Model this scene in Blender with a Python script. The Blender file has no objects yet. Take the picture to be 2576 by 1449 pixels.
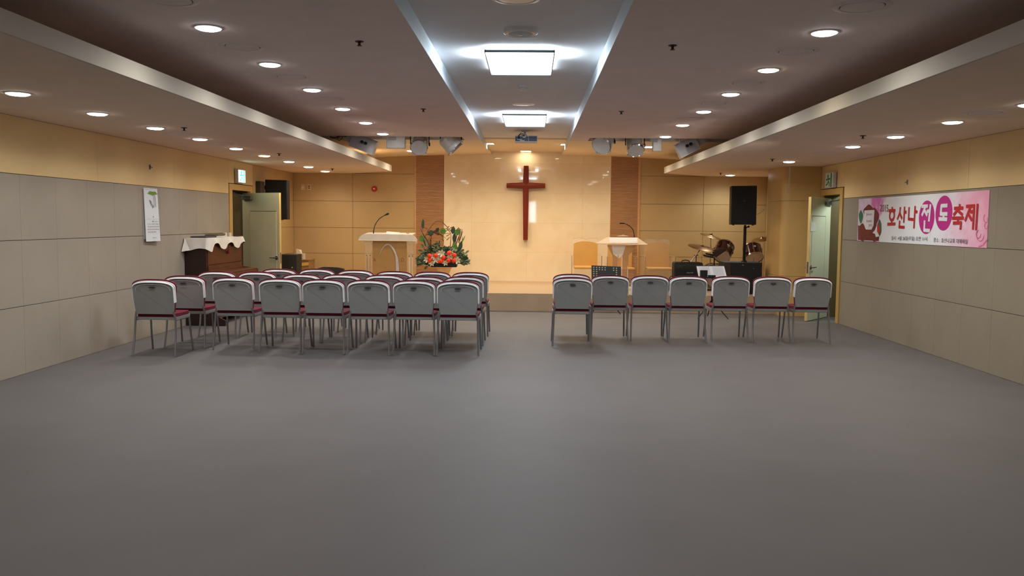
import bpy, math, random
from mathutils import Vector as V
random.seed(7)
C = bpy.context.scene.collection
# ------------------------------------------------------------------ camera model
F_PX = 2140.0; CX, CY = 1288.0, 724.5
CAMZ = 1.52
psi = math.radians(1.29); th = math.radians(4.46); phi = 0.0100
Fw = V((-math.sin(psi)*math.cos(th), math.cos(psi)*math.cos(th), -math.sin(th)))
R0 = V((math.cos(psi), math.sin(psi), 0)); U0 = R0.cross(Fw)
Rr = R0*math.cos(phi) + U0*math.sin(phi); Up = U0*math.cos(phi) - R0*math.sin(phi)
CAM = V((0, 0, CAMZ))
def ray(x, y): return Fw + Rr*((x-CX)/F_PX) - Up*((y-CY)/F_PX)
def onX(x, y, X): d = ray(x, y); return CAM + d*(X/d.x)
def onY(x, y, Y): d = ray(x, y); return CAM + d*(Y/d.y)
def onZ(x, y, Z): d = ray(x, y); return CAM + d*((Z-CAMZ)/d.z)

# ------------------------------------------------------------------ materials
def lin(c):
    r = []
    for k in c[:3]:
        k = k/255.0
        r.append(k/12.92 if k <= .04045 else ((k+.055)/1.055)**2.4)
    return (*r, 1.0)
MATS = {}
def mat(name, col, rough=.6, metal=0., var=.06, scale=8., bump=0., emit=None, es=0., alpha=1., trans=0., coat=0., stretch=None, spec=None):
    if name in MATS: return MATS[name]
    m = bpy.data.materials.new(name); m.use_nodes = True
    nt = m.node_tree; N = nt.nodes; L = nt.links; b = N['Principled BSDF']
    tc = N.new('ShaderNodeTexCoord'); mp = N.new('ShaderNodeMapping'); nz = N.new('ShaderNodeTexNoise')
    L.new(tc.outputs['Object'], mp.inputs[0]); L.new(mp.outputs[0], nz.inputs['Vector'])
    if stretch: mp.inputs['Scale'].default_value = stretch
    nz.inputs['Scale'].default_value = scale; nz.inputs['Detail'].default_value = 4
    cr = N.new('ShaderNodeValToRGB'); c = lin(col)
    cr.color_ramp.elements[0].position = .3; cr.color_ramp.elements[1].position = .7
    cr.color_ramp.elements[0].color = (*[k*(1-var) for k in c[:3]], 1)
    cr.color_ramp.elements[1].color = (*[min(1, k*(1+var)) for k in c[:3]], 1)
    L.new(nz.outputs['Fac'], cr.inputs[0]); L.new(cr.outputs[0], b.inputs['Base Color'])
    b.inputs['Roughness'].default_value = rough; b.inputs['Metallic'].default_value = metal
    b.inputs['Alpha'].default_value = alpha
    b.inputs['Transmission Weight'].default_value = trans
    b.inputs['Coat Weight'].default_value = coat
    if spec is not None: b.inputs['Specular IOR Level'].default_value = spec
    if emit:
        b.inputs['Emission Color'].default_value = lin(emit); b.inputs['Emission Strength'].default_value = es
    if bump:
        bp = N.new('ShaderNodeBump'); bp.inputs['Strength'].default_value = bump; bp.inputs['Distance'].default_value = .01
        nb = N.new('ShaderNodeTexNoise'); nb.inputs['Scale'].default_value = scale*12
        L.new(tc.outputs['Object'], nb.inputs['Vector']); L.new(nb.outputs['Fac'], bp.inputs['Height']); L.new(bp.outputs[0], b.inputs['Normal'])
    MATS[name] = m; return m

# ------------------------------------------------------------------ mesh builder
class MB:
    def __init__(s): s.v = []; s.f = []; s.mi = []; s.sm = []
    def add(s, vs, fs, mi=0, sm=False):
        o = len(s.v); s.v += [V(p) for p in vs]
        for f in fs: s.f.append([i+o for i in f]); s.mi.append(mi); s.sm.append(sm)
        return s
    def obox(s, c, a, b, d, mi=0):
        c, a, b, d = V(c), V(a), V(b), V(d)
        if a.cross(b).dot(d) < 0: a = -a
        vs = [c+a*i+b*j+d*k for k in (-1, 1) for j in (-1, 1) for i in (-1, 1)]
        return s.add(vs, [(0, 2, 3, 1), (4, 5, 7, 6), (0, 1, 5, 4), (2, 6, 7, 3), (0, 4, 6, 2), (1, 3, 7, 5)], mi)
    def box(s, x0, x1, y0, y1, z0, z1, mi=0):
        return s.obox(((x0+x1)/2, (y0+y1)/2, (z0+z1)/2), (abs(x1-x0)/2, 0, 0), (0, abs(y1-y0)/2, 0), (0, 0, abs(z1-z0)/2), mi)
    def quad(s, a, b, c, d, mi=0): return s.add([a, b, c, d], [(0, 1, 2, 3)], mi)
    @staticmethod
    def frame(d):
        d = V(d).normalized(); t = V((0, 0, 1)) if abs(d.z) < .9 else V((1, 0, 0))
        u = d.cross(t).normalized(); return u, d.cross(u).normalized(), d
    def cyl(s, a, b, r0, r1=None, n=16, mi=0, cap=True, sm=True):
        a, b = V(a), V(b); r1 = r0 if r1 is None else r1
        u, w, d = s.frame(b-a)
        vs = [p+(u*math.cos(2*math.pi*i/n)+w*math.sin(2*math.pi*i/n))*r for p, r in ((a, r0), (b, r1)) for i in range(n)]
        s.add(vs, [(i, (i+1) % n, n+(i+1) % n, n+i) for i in range(n)], mi, sm)
        if cap:
            s.add(vs[:n][::-1], [tuple(range(n))], mi); s.add(vs[n:], [tuple(range(n))], mi)
        return s
    def tube(s, pts, r, n=8, mi=0):
        pts = [V(p) for p in pts]; m = len(pts); rs = r if isinstance(r, (list, tuple)) else [r]*m
        vs = []; pu = None
        for i, p in enumerate(pts):
            d = (pts[min(i+1, m-1)]-pts[max(i-1, 0)])
            if d.length < 1e-9: d = V((0, 0, 1))
            d.normalize()
            if pu is None: u, w, _ = s.frame(d)
            else:
                u = pu-d*pu.dot(d); u.normalize(); w = d.cross(u)
            pu = u
            vs += [p+(u*math.cos(2*math.pi*k/n)+w*math.sin(2*math.pi*k/n))*rs[i] for k in range(n)]
        fs = [(i*n+k, i*n+(k+1) % n, (i+1)*n+(k+1) % n, (i+1)*n+k) for i in range(m-1) for k in range(n)]
        fs += [tuple(range(n))[::-1], tuple((m-1)*n+k for k in range(n))]
        return s.add(vs, fs, mi, True)
    def lathe(s, c, prof, axis=(0, 0, 1), n=28, mi=0, caps=True, sx=None):
        c = V(c); u, w, d = s.frame(axis)
        vs = [c+d*h+(u*math.cos(2*math.pi*k/n)+w*math.sin(2*math.pi*k/n))*r for r, h in prof for k in range(n)]
        m = len(prof)
        fs = [(i*n+k, i*n+(k+1) % n, (i+1)*n+(k+1) % n, (i+1)*n+k) for i in range(m-1) for k in range(n)]
        if caps: fs += [tuple(range(n))[::-1], tuple((m-1)*n+k for k in range(n))]
        return s.add(vs, fs, mi, True)
    def prism(s, poly, o, u, w, d, mi=0, sm=False):
        o, u, w, d = V(o), V(u), V(w), V(d); n = len(poly)
        a = [o+u*x+w*y for x, y in poly]; b = [p+d for p in a]
        s.add(a+b, [(i, (i+1) % n, n+(i+1) % n, n+i) for i in range(n)], mi, sm)
        s.add(a[::-1], [tuple(range(n))], mi); s.add(b, [tuple(range(n))], mi); return s
    def ball(s, c, r, n=14, m=9, mi=0, sc=(1, 1, 1)):
        c = V(c); vs = []
        for i in range(m+1):
            t = math.pi*i/m
            for k in range(n):
                p = 2*math.pi*k/n
                vs.append(c+V((r*sc[0]*math.sin(t)*math.cos(p), r*sc[1]*math.sin(t)*math.sin(p), r*sc[2]*math.cos(t))))
        return s.add(vs, [(i*n+k, (i+1)*n+k, (i+1)*n+(k+1) % n, i*n+(k+1) % n) for i in range(m) for k in range(n)], mi, True)
    def stroke(s, pts, w, nrm, off, mi=0):   # flat strokes lying in a wall plane
        nrm = V(nrm).normalized(); pts = [V(p)+nrm*off for p in pts]
        for a, b in zip(pts, pts[1:]):
            s.k = getattr(s, 'k', 0)+1; a = a+nrm*.00025*s.k; b = b+nrm*.00025*s.k
            d = (b-a).normalized(); q = d.cross(nrm).normalized()*w/2; e = d*w*.3
            s.add([a-e-q, b+e-q, b+e+q, a-e+q], [(0, 1, 2, 3)], mi)
        return s

def build(name, mb, mats, parent=None, origin=None, bevel=0, weld=False):
    me = bpy.data.meshes.new(name)
    po = V(parent['_o']) if parent is not None else V((0, 0, 0))
    if origin is None:
        if parent is None and mb.v:
            xs = [p.x for p in mb.v]; ys = [p.y for p in mb.v]; zs = [p.z for p in mb.v]
            origin = V(((min(xs)+max(xs))/2, (min(ys)+max(ys))/2, min(zs)))
        else: origin = po
    origin = V(origin)
    me.from_pydata([tuple(p-origin) for p in mb.v], [], mb.f)
    if not isinstance(mats, (list, tuple)): mats = [mats]
    for m in mats: me.materials.append(m)
    me.polygons.foreach_set('material_index', mb.mi); me.polygons.foreach_set('use_smooth', mb.sm)
    me.validate(); me.update()
    if any(mb.sm): me.set_sharp_from_angle(angle=math.radians(40))
    o = bpy.data.objects.new(name, me); C.objects.link(o)
    o['_o'] = tuple(origin); 
    if parent is not None: o.parent = parent; o.location = origin-po
    else: o.location = origin
    if bevel:
        bv = o.modifiers.new('bevel', 'BEVEL'); bv.width = bevel; bv.segments = 2; bv.limit_method = 'ANGLE'
    return o
def tag(o, label, cat, group=None, kind=None):
    o['label'] = label; o['category'] = cat
    if group: o['group'] = group
    if kind: o['kind'] = kind
    return o
def thing(name, label, cat, loc, group=None):
    o = bpy.data.objects.new(name, None); C.objects.link(o); o.location = loc; o['_o'] = tuple(loc); o.empty_display_size = .1
    return tag(o, label, cat, group)
def struct(name, mb, mats, parent=None, bevel=0):
    o = build(name, mb, mats, parent, bevel=bevel)
    if parent is None: o['kind'] = 'structure'
    return o
def rep(root, loc, rz, label):
    r = root.copy(); C.objects.link(r); r.location = loc; r.rotation_euler = (0, 0, rz); r['label'] = label
    for ch in list(root.children):
        c = ch.copy(); C.objects.link(c); c.parent = r
        for g in list(ch.children):
            d = g.copy(); C.objects.link(d); d.parent = c
    return r
def text_mesh(body, o, u, v, name, m, parent, off=(0, 0, 0), shear=0):
    """letters fitted into the parallelogram o, o+u, o+v"""
    cu = bpy.data.curves.new('letters', 'FONT'); cu.body = body; cu.resolution_u = 3; cu.shear = shear
    to = bpy.data.objects.new('letters', cu); C.objects.link(to)
    dg = bpy.context.evaluated_depsgraph_get(); dg.update()
    me = bpy.data.meshes.new_from_object(to.evaluated_get(dg)); bpy.data.objects.remove(to)
    xs = [p.co.x for p in me.vertices]; ys = [p.co.y for p in me.vertices]
    x0, x1, y0, y1 = min(xs), max(xs), min(ys), max(ys); u, v, o = V(u), V(v), V(o)+V(off)
    mb = MB(); mb.v = [o+u*((p.co.x-x0)/(x1-x0))+v*((p.co.y-y0)/max(1e-6, y1-y0)) for p in me.vertices]
    mb.f = [list(p.vertices) for p in me.polygons]; mb.mi = [0]*len(mb.f); mb.sm = [False]*len(mb.f)
    bpy.data.meshes.remove(me)
    return build(name, mb, m, parent)
ORD = ['first', 'second', 'third', 'fourth', 'fifth', 'sixth', 'seventh', 'eighth', 'ninth', 'tenth', 'eleventh']

# ------------------------------------------------------------------ palette
M_tan = mat('tan_panel', (192, 160, 108), .55, var=.05, scale=1.5, bump=.05)
M_tanside = mat('tan_side_panel', (226, 196, 140), .6, var=.05, scale=1.5, bump=.05)
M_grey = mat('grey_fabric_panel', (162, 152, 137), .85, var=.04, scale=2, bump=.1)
M_gap = mat('panel_gap', (84, 66, 48), .9)
M_ceil = mat('ceiling_paint', (236, 218, 213), .85, var=.03, scale=3, bump=.04)
M_soff = mat('soffit_paint', (236, 212, 190), .85, var=.03, scale=3, bump=.04)
M_coff = mat('coffer_paint', (232, 229, 230), .8, var=.03, scale=3)
M_lip = mat('lip_paint', (206, 199, 184), .7, var=.05, scale=1)
M_casing = mat('door_casing_wood', (205, 165, 95), .45, var=.06, scale=4, stretch=(6, 6, 1))
M_floor = mat('floor_vinyl', (102, 99, 100), .6, var=.05, scale=2)
M_stage = mat('stage_oak', (182, 156, 126), .4, var=.06, scale=3, stretch=(1, 8, 1))
M_black = mat('black_plastic', (16, 16, 18), .5)
M_grille = mat('black_grille', (12, 13, 14), .7, bump=.3, scale=20)
M_blackmet = mat('black_metal', (20, 20, 22), .35, .4)
M_chrome = mat('chrome', (200, 200, 205), .18, 1.)
M_white = mat('white_plastic', (225, 225, 222), .4)
M_offw = mat('grey_white_metal', (190, 192, 196), .4)
M_slotw = mat('slot_white', (228, 224, 220), .7)
M_acr = mat('clear_acrylic', (240, 228, 214), .06, alpha=.11)
M_acrf = mat('frosted_acrylic', (248, 240, 226), .3, alpha=.85)
M_acre = mat('acrylic_edge', (190, 160, 130), .2, alpha=.6)
M_green = mat('sign_green', (0, 130, 80), .5)
def emis(name, col, s): return mat(name, col, .5, emit=col, es=s, var=0)
M_disc = emis('lamp_white', (255, 255, 255), 22)
M_discw = emis('lamp_warm', (255, 236, 205), 18)
M_tubecool = emis('panel_diffuser_glow', (232, 246, 255), 9)

# ------------------------------------------------------------------ room dimensions
XL, XR, YB, YR = -4.90, 4.75, 17.45, -3.0
ZS, ZL, ZM, ZC, ZT = 2.47, 2.59, 2.82, 2.955, 3.35
FL, FR = -2.74, 2.53            # soffit fascia
CL, CR = -0.835, 0.585          # centre recess edges

b = MB(); b.box(XL-.3, XR+.3, YR-.2, YB+.2, -.15, 0); struct('floor', b, M_floor)
b = MB(); b.box(XL+.002, XR-.002, 14.45, YB-.002, 0.001, .3); st = struct('floor_stage', b, M_stage)
# side walls: backing with a door opening, panels standing proud of it
def panels(mb, X, sgn, y0, y1, z0, z1, mi, g=.0028):
    x0, x1 = (X-.012*1, X) if sgn > 0 else (X, X+.012)
    mb.box(x0, x1, y0+(g*.4 if mi == 1 else g*.7), y1-(g*.4 if mi == 1 else g*.7), z0+g, z1-g, mi)
def side_wall(name, X, sgn, dy0, dy1, cy0, cy1, lower, upper):
    o = X - sgn*.012                       # sgn +1: left wall, room lies at +x
    w = MB(); far = X - sgn*.30
    xa, xb = sorted((o, far))
    zt = ZT
    w.box(xa, xb, YR, dy0, 0, zt, 0); w.box(xa, xb, dy1, YB, 0, zt, 0); w.box(xa, xb, dy0, dy1, 2.0, zt, 0)
    for a, c in zip(lower, lower[1:]):
        for z0, z1 in ((0, .66), (.66, 1.295), (1.295, 1.925)):
            panels(w, X, sgn, a, c, z0, z1, 1)
    for a, c in zip(upper, upper[1:]): panels(w, X, sgn, a, c, 1.925, ZS, 2)
    panels(w, X, sgn, cy0, cy1, 2.10, ZS, 2)
    return w
lo = [YR]+[round(13.605-.615*k, 3) for k in range(27, -1, -1)]+[13.70]
lo = [y for y in lo if y >= YR]
up = [YR, -.79, 1.27, 3.34, 5.41, 7.48, 9.546, 11.614, 13.70]
w = side_wall('wall_left', XL, 1, 13.84, 14.74, 13.70, 14.9, lo, up)
panels(w, XL, 1, 14.9, 15.6, 0, ZS, 3); 
for z0, z1 in ((0, .833), (.833, 1.363), (1.363, 1.90), (1.90, ZS)): panels(w, XL, 1, 15.6, YB, z0, z1, 3)
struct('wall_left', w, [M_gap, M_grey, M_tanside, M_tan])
lo2 = [y for y in [round(13.145-.615*k, 3) for k in range(26, -1, -1)] if y > YR]; lo2 = [YR]+lo2
up2 = [YR, -.79, 1.27, 3.34, 5.41, 7.48, 9.449, 11.3, 13.145]
w = side_wall('wall_right', XR, -1, 13.28, 14.14, 13.145, 14.175, lo2, up2)
panels(w, XR, -1, 14.18, YB, 0, ZS, 3)
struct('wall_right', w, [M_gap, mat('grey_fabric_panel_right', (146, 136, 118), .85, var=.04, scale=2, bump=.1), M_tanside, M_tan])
# door casings
for nm, X, s, a, c, ca, cc in (('trim_1', XL, 1, 13.84, 14.74, 13.71, 14.85), ('trim_2', XR, -1, 13.28, 14.14, 13.17, 14.172)):
    t = MB(); x0, x1 = sorted((X-s*.29, X+s*.012))
    for q0, q1, mi in ((X-s*.035, X+s*.012, 0), (X-s*.29, X-s*.0351, 1)):
        x0, x1 = sorted((q0, q1)); t.box(x0, x1, ca, a+.006, 0, 2.09, mi); t.box(x0, x1, c-.006, cc, 0, 2.09, mi); t.box(x0, x1, a+.006, c-.006, 1.994, 2.09, mi)
    struct(nm, t, [M_casing, mat('door_jamb_shaded', (108, 92, 60), .7)])  # jamb behind the casing coloured darker, shade of the opening painted in
# corridors behind both doors
M_corr = mat('corridor_paint', (120, 110, 80), .8)
for nm, X, s, a, c in (('wall_corridor_left', XL-.3, -1, 13.2, 15.6), ('wall_corridor_right', XR+.3, 1, 12.4, 14.9)):
    t = MB(); x0, x1 = sorted((X, X+s*1.2))
    t.box(x0, x1, a-.05, a, 0, 2.6); t.box(x0, x1, c, c+.05, 0, 2.6)
    t.box(*sorted((X+s*1.2, X+s*1.25)), a, c, 0, 2.6); t.box(x0, x1, a, c, 2.5, 2.55); t.box(x0, x1, a, c, -.1, -.001)
    struct(nm, t, M_corr)
# back wall
w = MB(); w.box(XL-.3, XR+.3, YB+.012, YB+.2, 0, ZT, 0)
rows = [.3, .833, 1.363, 1.905, 2.47, 2.95]
def bpan(x0, x1, z0, z1, mi, g=.003): w.box(x0+g, x1-g, YB, YB+.012, z0+g, z1-g, mi)
for x0, x1 in ((XL, -3.68), (-3.68, -2.385), (2.18, 3.48), (3.48, XR)):
    for z0, z1 in zip(rows, rows[1:]): bpan(x0, x1, z0, z1, 1)
struct('wall_back', w, [M_gap, M_tan])
# marble slab wall
mm = bpy.data.materials.new('cream_marble'); mm.use_nodes = True; N = mm.node_tree.nodes; L = mm.node_tree.links; pb = N['Principled BSDF']
tc = N.new('ShaderNodeTexCoord'); sp = N.new('ShaderNodeSeparateXYZ'); cb = N.new('ShaderNodeCombineXYZ'); br = N.new('ShaderNodeTexBrick')
L.new(tc.outputs['Object'], sp.inputs[0]); L.new(sp.outputs['X'], cb.inputs['X']); L.new(sp.outputs['Z'], cb.inputs['Y']); L.new(cb.outputs[0], br.inputs['Vector'])
br.offset = 0; br.inputs['Scale'].default_value = 1; br.inputs['Brick Width'].default_value = 1.13; br.inputs['Row Height'].default_value = .6
br.inputs['Mortar Size'].default_value = .0015; br.inputs['Color1'].default_value = lin((246, 226, 192)); br.inputs['Color2'].default_value = lin((249, 231, 199)); br.inputs['Mortar'].default_value = lin((222, 196, 160))
nz = N.new('ShaderNodeTexNoise'); nz.inputs['Scale'].default_value = 2.6; nz.inputs['Detail'].default_value = 8; nz.inputs['Distortion'].default_value = .8
L.new(tc.outputs['Object'], nz.inputs['Vector'])
cr = N.new('ShaderNodeValToRGB'); cr.color_ramp.elements[0].position = .3; cr.color_ramp.elements[0].color = lin((247, 242, 233)); cr.color_ramp.elements[1].position = .7; cr.color_ramp.elements[1].color = (1, 1, 1, 1)
mx = N.new('ShaderNodeMix'); mx.data_type = 'RGBA'; mx.blend_type = 'MULTIPLY'; mx.inputs[0].default_value = 1
L.new(nz.outputs['Fac'], cr.inputs[0]); L.new(br.outputs['Color'], mx.inputs[6]); L.new(cr.outputs[0], mx.inputs[7]); L.new(mx.outputs[2], pb.inputs['Base Color'])
pb.inputs['Roughness'].default_value = .035; pb.inputs['Specular IOR Level'].default_value = .55
w = MB(); w.box(-1.80, 1.59, YB-.03, YB+.012, .3, 2.95); struct('wall_marble', w, mm)
# slatted wooden strips
M_slat = mat('slat_wood', (208, 156, 104), .5, var=.1, scale=6, stretch=(1, 4, 8)); M_slatgap = mat('slat_gap', (132, 78, 42), .7)
for nm, x0, x1 in (('wall_slats_left', -2.385, -1.80), ('wall_slats_right', 1.59, 2.18)):
    w = MB(); w.box(x0, x1, YB-.001, YB+.012, .3, 2.95, 1); z = .31
    while z < 2.93: w.box(x0+.01, x1-.005, YB-.022, YB-.001, z, z+.0145, 0); z += .0243
    w.box(x0-.012, x0+.012, YB-.028, YB, .3, 2.95, 0)
    if nm.endswith('right'): w.box(x1-.03, x1+.01, YB-.028, YB, .3, 2.95, 0)
    struct(nm, w, [M_slat, M_slatgap])
# rear wall with a narrow glazed door
w = MB(); w.box(XL-.3, -.12, YR-.2, YR, 0, ZT); w.box(.16, XR+.3, YR-.2, YR, 0, ZT); w.box(-.12, .16, YR-.2, YR, 0, 1.5); w.box(-.12, .16, YR-.2, YR, 2.4, ZT)
struct('wall_rear', w, mat('rear_paint', (190, 175, 150), .8))
w = MB(); w.box(-.12, .16, YR-.12, YR-.1, 1.5, 2.4); struct('window_1', w, emis('daylight_glass', (235, 242, 255), 14))
# column
M_col = mat('column_laminate', (202, 164, 102), .26, var=.05, scale=1.2)
poly = [(XR, 14.18), (XR, 15.1), (4.13, 15.1)]; r = .13
for k in range(9):
    a = math.pi/2*k/8
    poly.append((4.13+r-r*math.cos(a), 14.18+r-r*math.sin(a)))
w = MB()
for z0, z1 in ((0, .66), (.664, 1.905), (1.909, ZS)):
    w.prism(poly[::-1], (0, 0, z0), (1, 0, 0), (0, 1, 0), (0, 0, z1-z0), 0, True)
struct('column', w, M_col)
# ceilings
w = MB(); w.box(XL-.3, XR+.3, YR-.2, YB+.2, ZT, ZT+.1); struct('ceiling', w, M_ceil)
Y1, Y2 = 13.30, 13.80
def slab(mb, x0, x1, y0, y1, z): mb.box(x0, x1, y0, y1, z, z+.05)
w = MB(); slab(w, XL, CL, YR, Y1, ZM); slab(w, -1.10, CL, Y1, Y2, ZM)
w.box(CL-.02, CL, YR, Y2, ZM+.05, ZC); struct('ceiling_left', w, M_ceil)
w = MB(); slab(w, CR, XR, YR, Y1, ZM); slab(w, CR, .88, Y1, Y2, ZM)
w.box(CR, CR+.02, YR, Y2, ZM+.05, ZC); struct('ceiling_right', w, M_ceil)
# light coloured recess fascia boards
for nm, xa, xb in (('trim_3', CL, CL+.006), ('trim_4', CR-.006, CR)):
    w = MB(); w.box(xa, xb, YR, Y2, ZM-.002, ZC); struct(nm, w, mat('recess_fascia_paint', (214, 226, 236), .6, var=.02))
w = MB(); slab(w, CL, CR, YR, 14.76, ZC); struct('ceiling_recess', w, M_coff)
# stage ceiling with a gentle arch
def zst(x, y):
    arch = 2.885-.009*(x+.12)**2
    t = min(1, max(0, (y-14.6)/2.6)); t = t*t*(3-2*t)
    return ZM+(arch-ZM)*t
M_stc = mat('stage_ceiling_paint', (246, 226, 192), .8, var=.03, scale=2)
w = MB()
def grid(x0, x1, y0, y1, nx, ny, fz):
    vs = [(x0+(x1-x0)*i/nx, y0+(y1-y0)*j/ny, fz(x0+(x1-x0)*i/nx, y0+(y1-y0)*j/ny)) for j in range(ny+1) for i in range(nx+1)]
    w.add(vs, [(j*(nx+1)+i, (j+1)*(nx+1)+i, (j+1)*(nx+1)+i+1, j*(nx+1)+i+1) for j in range(ny) for i in range(nx)], 0, True)
grid(XL, CL, Y2, YB+.01, 16, 16, zst); grid(CR, XR, Y2, YB+.01, 16, 16, zst)
grid(CL, CR, 14.78, YB+.01, 6, 4, lambda x, y: 2.935)
w.box(CL, CR, 14.76, 14.80, 2.935, ZC+.05, 0)
for x in (CL, CR):       # steps between the recess and the stage ceiling
    for j in range(16):
        ya, yb = Y2+(YB-Y2)*j/16, Y2+(YB-Y2)*(j+1)/16
        w.add([(x, ya, zst(x, ya)), (x, yb, zst(x, yb)), (x, yb, ZC+.05), (x, ya, ZC+.05)], [(0, 1, 2, 3)], 1)
struct('ceiling_stage', w, [M_stc, mat('recess_fascia_paint', (214, 226, 236), .6)])
# slots for the stage lights: far inner wall
for nm, x0, x1 in (('trim_5', XL, -1.10), ('trim_6', .88, XR)):
    w = MB(); w.box(x0, x1, Y2, Y2+.02, ZM+.002, 3.3); w.box(x0, x1, Y1-.02, Y1, ZM+.05, 3.3)
    xe = x1 if x0 < 0 else x0
    w.box(xe-.01, xe+.01, Y1, Y2, ZM+.05, 3.3); struct(nm, w, M_slotw)
# soffits with an upstand lip
w = MB(); w.prism([(XL, YR), (FL, YR), (FL, 16.6), (-3.73, YB), (XL, YB)], (0, 0, ZS), (1, 0, 0), (0, 1, 0), (0, 0, .03)); struct('ceiling_soffit_left', w, M_soff)
w = MB(); w.prism([(FR, YR), (XR, YR), (XR, YB), (3.6, YB), (FR, 16.5)], (0, 0, ZS), (1, 0, 0), (0, 1, 0), (0, 0, .03)); struct('ceiling_soffit_right', w, M_soff)
def lip(nm, path):
    w = MB()
    for (xa, ya), (xb, yb) in zip(path, path[1:]):
        d = V((xb-xa, yb-ya, 0)).normalized(); n_ = V((-d.y, d.x, 0)) if path[0][0] < 0 else V((d.y, -d.x, 0))
        a, c = V((xa, ya, ZS-.002)), V((xb, yb, ZS-.002))
        w.obox((a+c)/2+n_*.006+V((0, 0, .06)), (c-a)/2, n_*.012, (0, 0, .06))
    struct(nm, w, M_lip)
lip('trim_7', [(FL, YR), (FL, 16.6), (-3.73, YB)]); lip('trim_8', [(FR, YR), (FR, 16.5), (3.6, YB)])

# ------------------------------------------------------------------ doors
M_doorL = mat('door_laminate', (204, 200, 172), .42, var=.05, scale=2); M_doorR = mat('door_laminate_pale', (214, 218, 196), .38, var=.05, scale=2)
M_dedge = mat('door_edge_wood', (214, 184, 116), .5)
def door(name, hinge, free, top, m, side, panel_from, hz):
    h = V((hinge[0], hinge[1], 0)); f = V((free[0], free[1], 0)); L_ = (f-h).length; d = (f-h)/L_
    n = V((-d.y, d.x, 0))
    if n.y > 0: n = -n                       # face towards the room's rear
    r = bpy.data.objects.new(name, None); C.objects.link(r); r.location = h; r['_o'] = tuple(h); r['kind'] = 'structure'
    mb = MB(); t = .02; z0 = .01
    mb.obox(h+d*L_/2+V((0, 0, (top+z0)/2)), d*(L_/2-.012), n*t, (0, 0, (top-z0)/2), 0)
    build('leaf', mb, m, r, bevel=.002)
    mb = MB(); mb.obox(h+d*(L_-.006)+V((0, 0, (top+z0)/2)), d*.006, n*(t+.001), (0, 0, (top-z0)/2)); build('edge_strip', mb, M_dedge, r)
    mb = MB(); a, c = panel_from, L_-.07      # raised inner panel
    mb.obox(h+d*(a+c)/2+n*(t+.003)+V((0, 0, (1.65+z0)/2)), d*((c-a)/2), n*.004, (0, 0, (1.65-z0)/2)); build('inset_panel', mb, m, r, bevel=.002)
    mb = MB(); mb.obox(h+d*(a-.004)+n*(t+.004)+V((0, 0, (1.65+z0)/2)), d*.004, n*.004, (0, 0, (1.65-z0)/2)); build('inset_moulding', mb, M_dedge, r)
    mb = MB(); mb.obox(h+d*(a+c)/2+n*(t+.003)+V((0, 0, 1.655)), d*((c-a)/2), n*.004, (0, 0, .004)); build('inset_groove', mb, M_gap, r)
    mb = MB()
    for sgn in (1, -1):
        p = h+d*(L_-.07)+V((0, 0, hz))+n*sgn*t
        mb.cyl(p, p+n*sgn*.012, .032, n=20); mb.cyl(p, p+n*sgn*.05, .011, n=12)
        mb.tube([p+n*sgn*.05, p+n*sgn*.055-d*.03, p+n*sgn*.05-d*.12], [.011, .01, .008])
    build('lever_handle', mb, mat('satin_steel', (150, 145, 145), .3, .9), r)
    mb = MB(); mb.obox(h+d*(L_+.001)+V((0, 0, hz)), d*.002, n*.012, (0, 0, .09)); build('latch_plate', mb, M_chrome, r)
    cl = h+d*.16+n*(t+.03)+V((0, 0, top-.085))
    mb = MB(); mb.obox(cl, d*.12, n*.028, (0, 0, .03)); co = build('door_closer', mb, mat('closer_metal', (120, 122, 122), .4, .6), r, bevel=.006)
    mb = MB(); e = V((hinge[0]+side*.10, hinge[1]-.42, top+.02))
    mb.tube([cl+V((0, 0, .035)), cl+n*.12-d*.02+V((0, 0, .045)), e], .009); build('closer_arm', mb, mat('closer_metal', (120, 122, 122)), r)
    return r
door('door_1', (-5.02, 14.72), (-4.235, 14.27), 1.965, M_doorL, -1, .21, .87)
dr = door('door_2', (4.876, 14.10), (4.32, 13.40), 1.95, M_doorR, 1, .25, .85)
p = V((4.32, 13.40, 1.49)); q = V((4.876, 14.10, 0)); d = (V((4.876, 14.10, 1.49))-p).normalized(); n = V((d.y, -d.x, 0)); n = -n if n.y > 0 else n
mb = MB(); mb.obox(p+d*.10+n*.03, d*.10, n*.002, (0, 0, .075)); sg = build('paper_notice', mb, M_white); tag(sg, 'blank white paper notice stuck on the pale open door at right', 'notice')

# ------------------------------------------------------------------ ceiling fittings
LIGHTS = []
def downlight(px, py, z, label, grp, warm=False, r=.084, Z=None):
    p = onZ(px, py, z)
    if Z: p.z = Z(p.x, p.y)
    t = thing('downlight', label, 'ceiling light', p, grp)
    mb = MB(); mb.lathe(p, [(r+.012, .0), (r+.010, -.006), (r, -.008), (r, -.001)], caps=False); build('trim_ring', mb, M_white, t)
    mb = MB(); mb.lathe(p, [(r, -.001), (r*.99, -.010), (r*.75, -.018), (0.001, -.021)], caps=False)
    build('lamp_glass', mb, M_discw if warm else M_disc, t)
    LIGHTS.append((p, warm))
mids = [((524, 69), 0), ((679, 161), 0), ((785, 225), 0), ((862, 273), 0), ((920, 308), 0), ((963, 336), 0)]
for k, (p, wm) in enumerate(mids): downlight(*p, ZM, f'glowing round downlight, {ORD[k]} from the camera in the row on the left upper ceiling', 'downlights in the left upper ceiling row', wm)
mids = [((2074, 81), 0), ((1933, 175), 1), ((1838, 236), 0), ((1770, 280), 0), ((1717, 314), 1), ((1674, 343), 0)]
for k, (p, wm) in enumerate(mids): downlight(*p, ZM, f'glowing round downlight, {ORD[k]} from the camera in the row on the right upper ceiling', 'downlights in the right upper ceiling row', wm)
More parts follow.
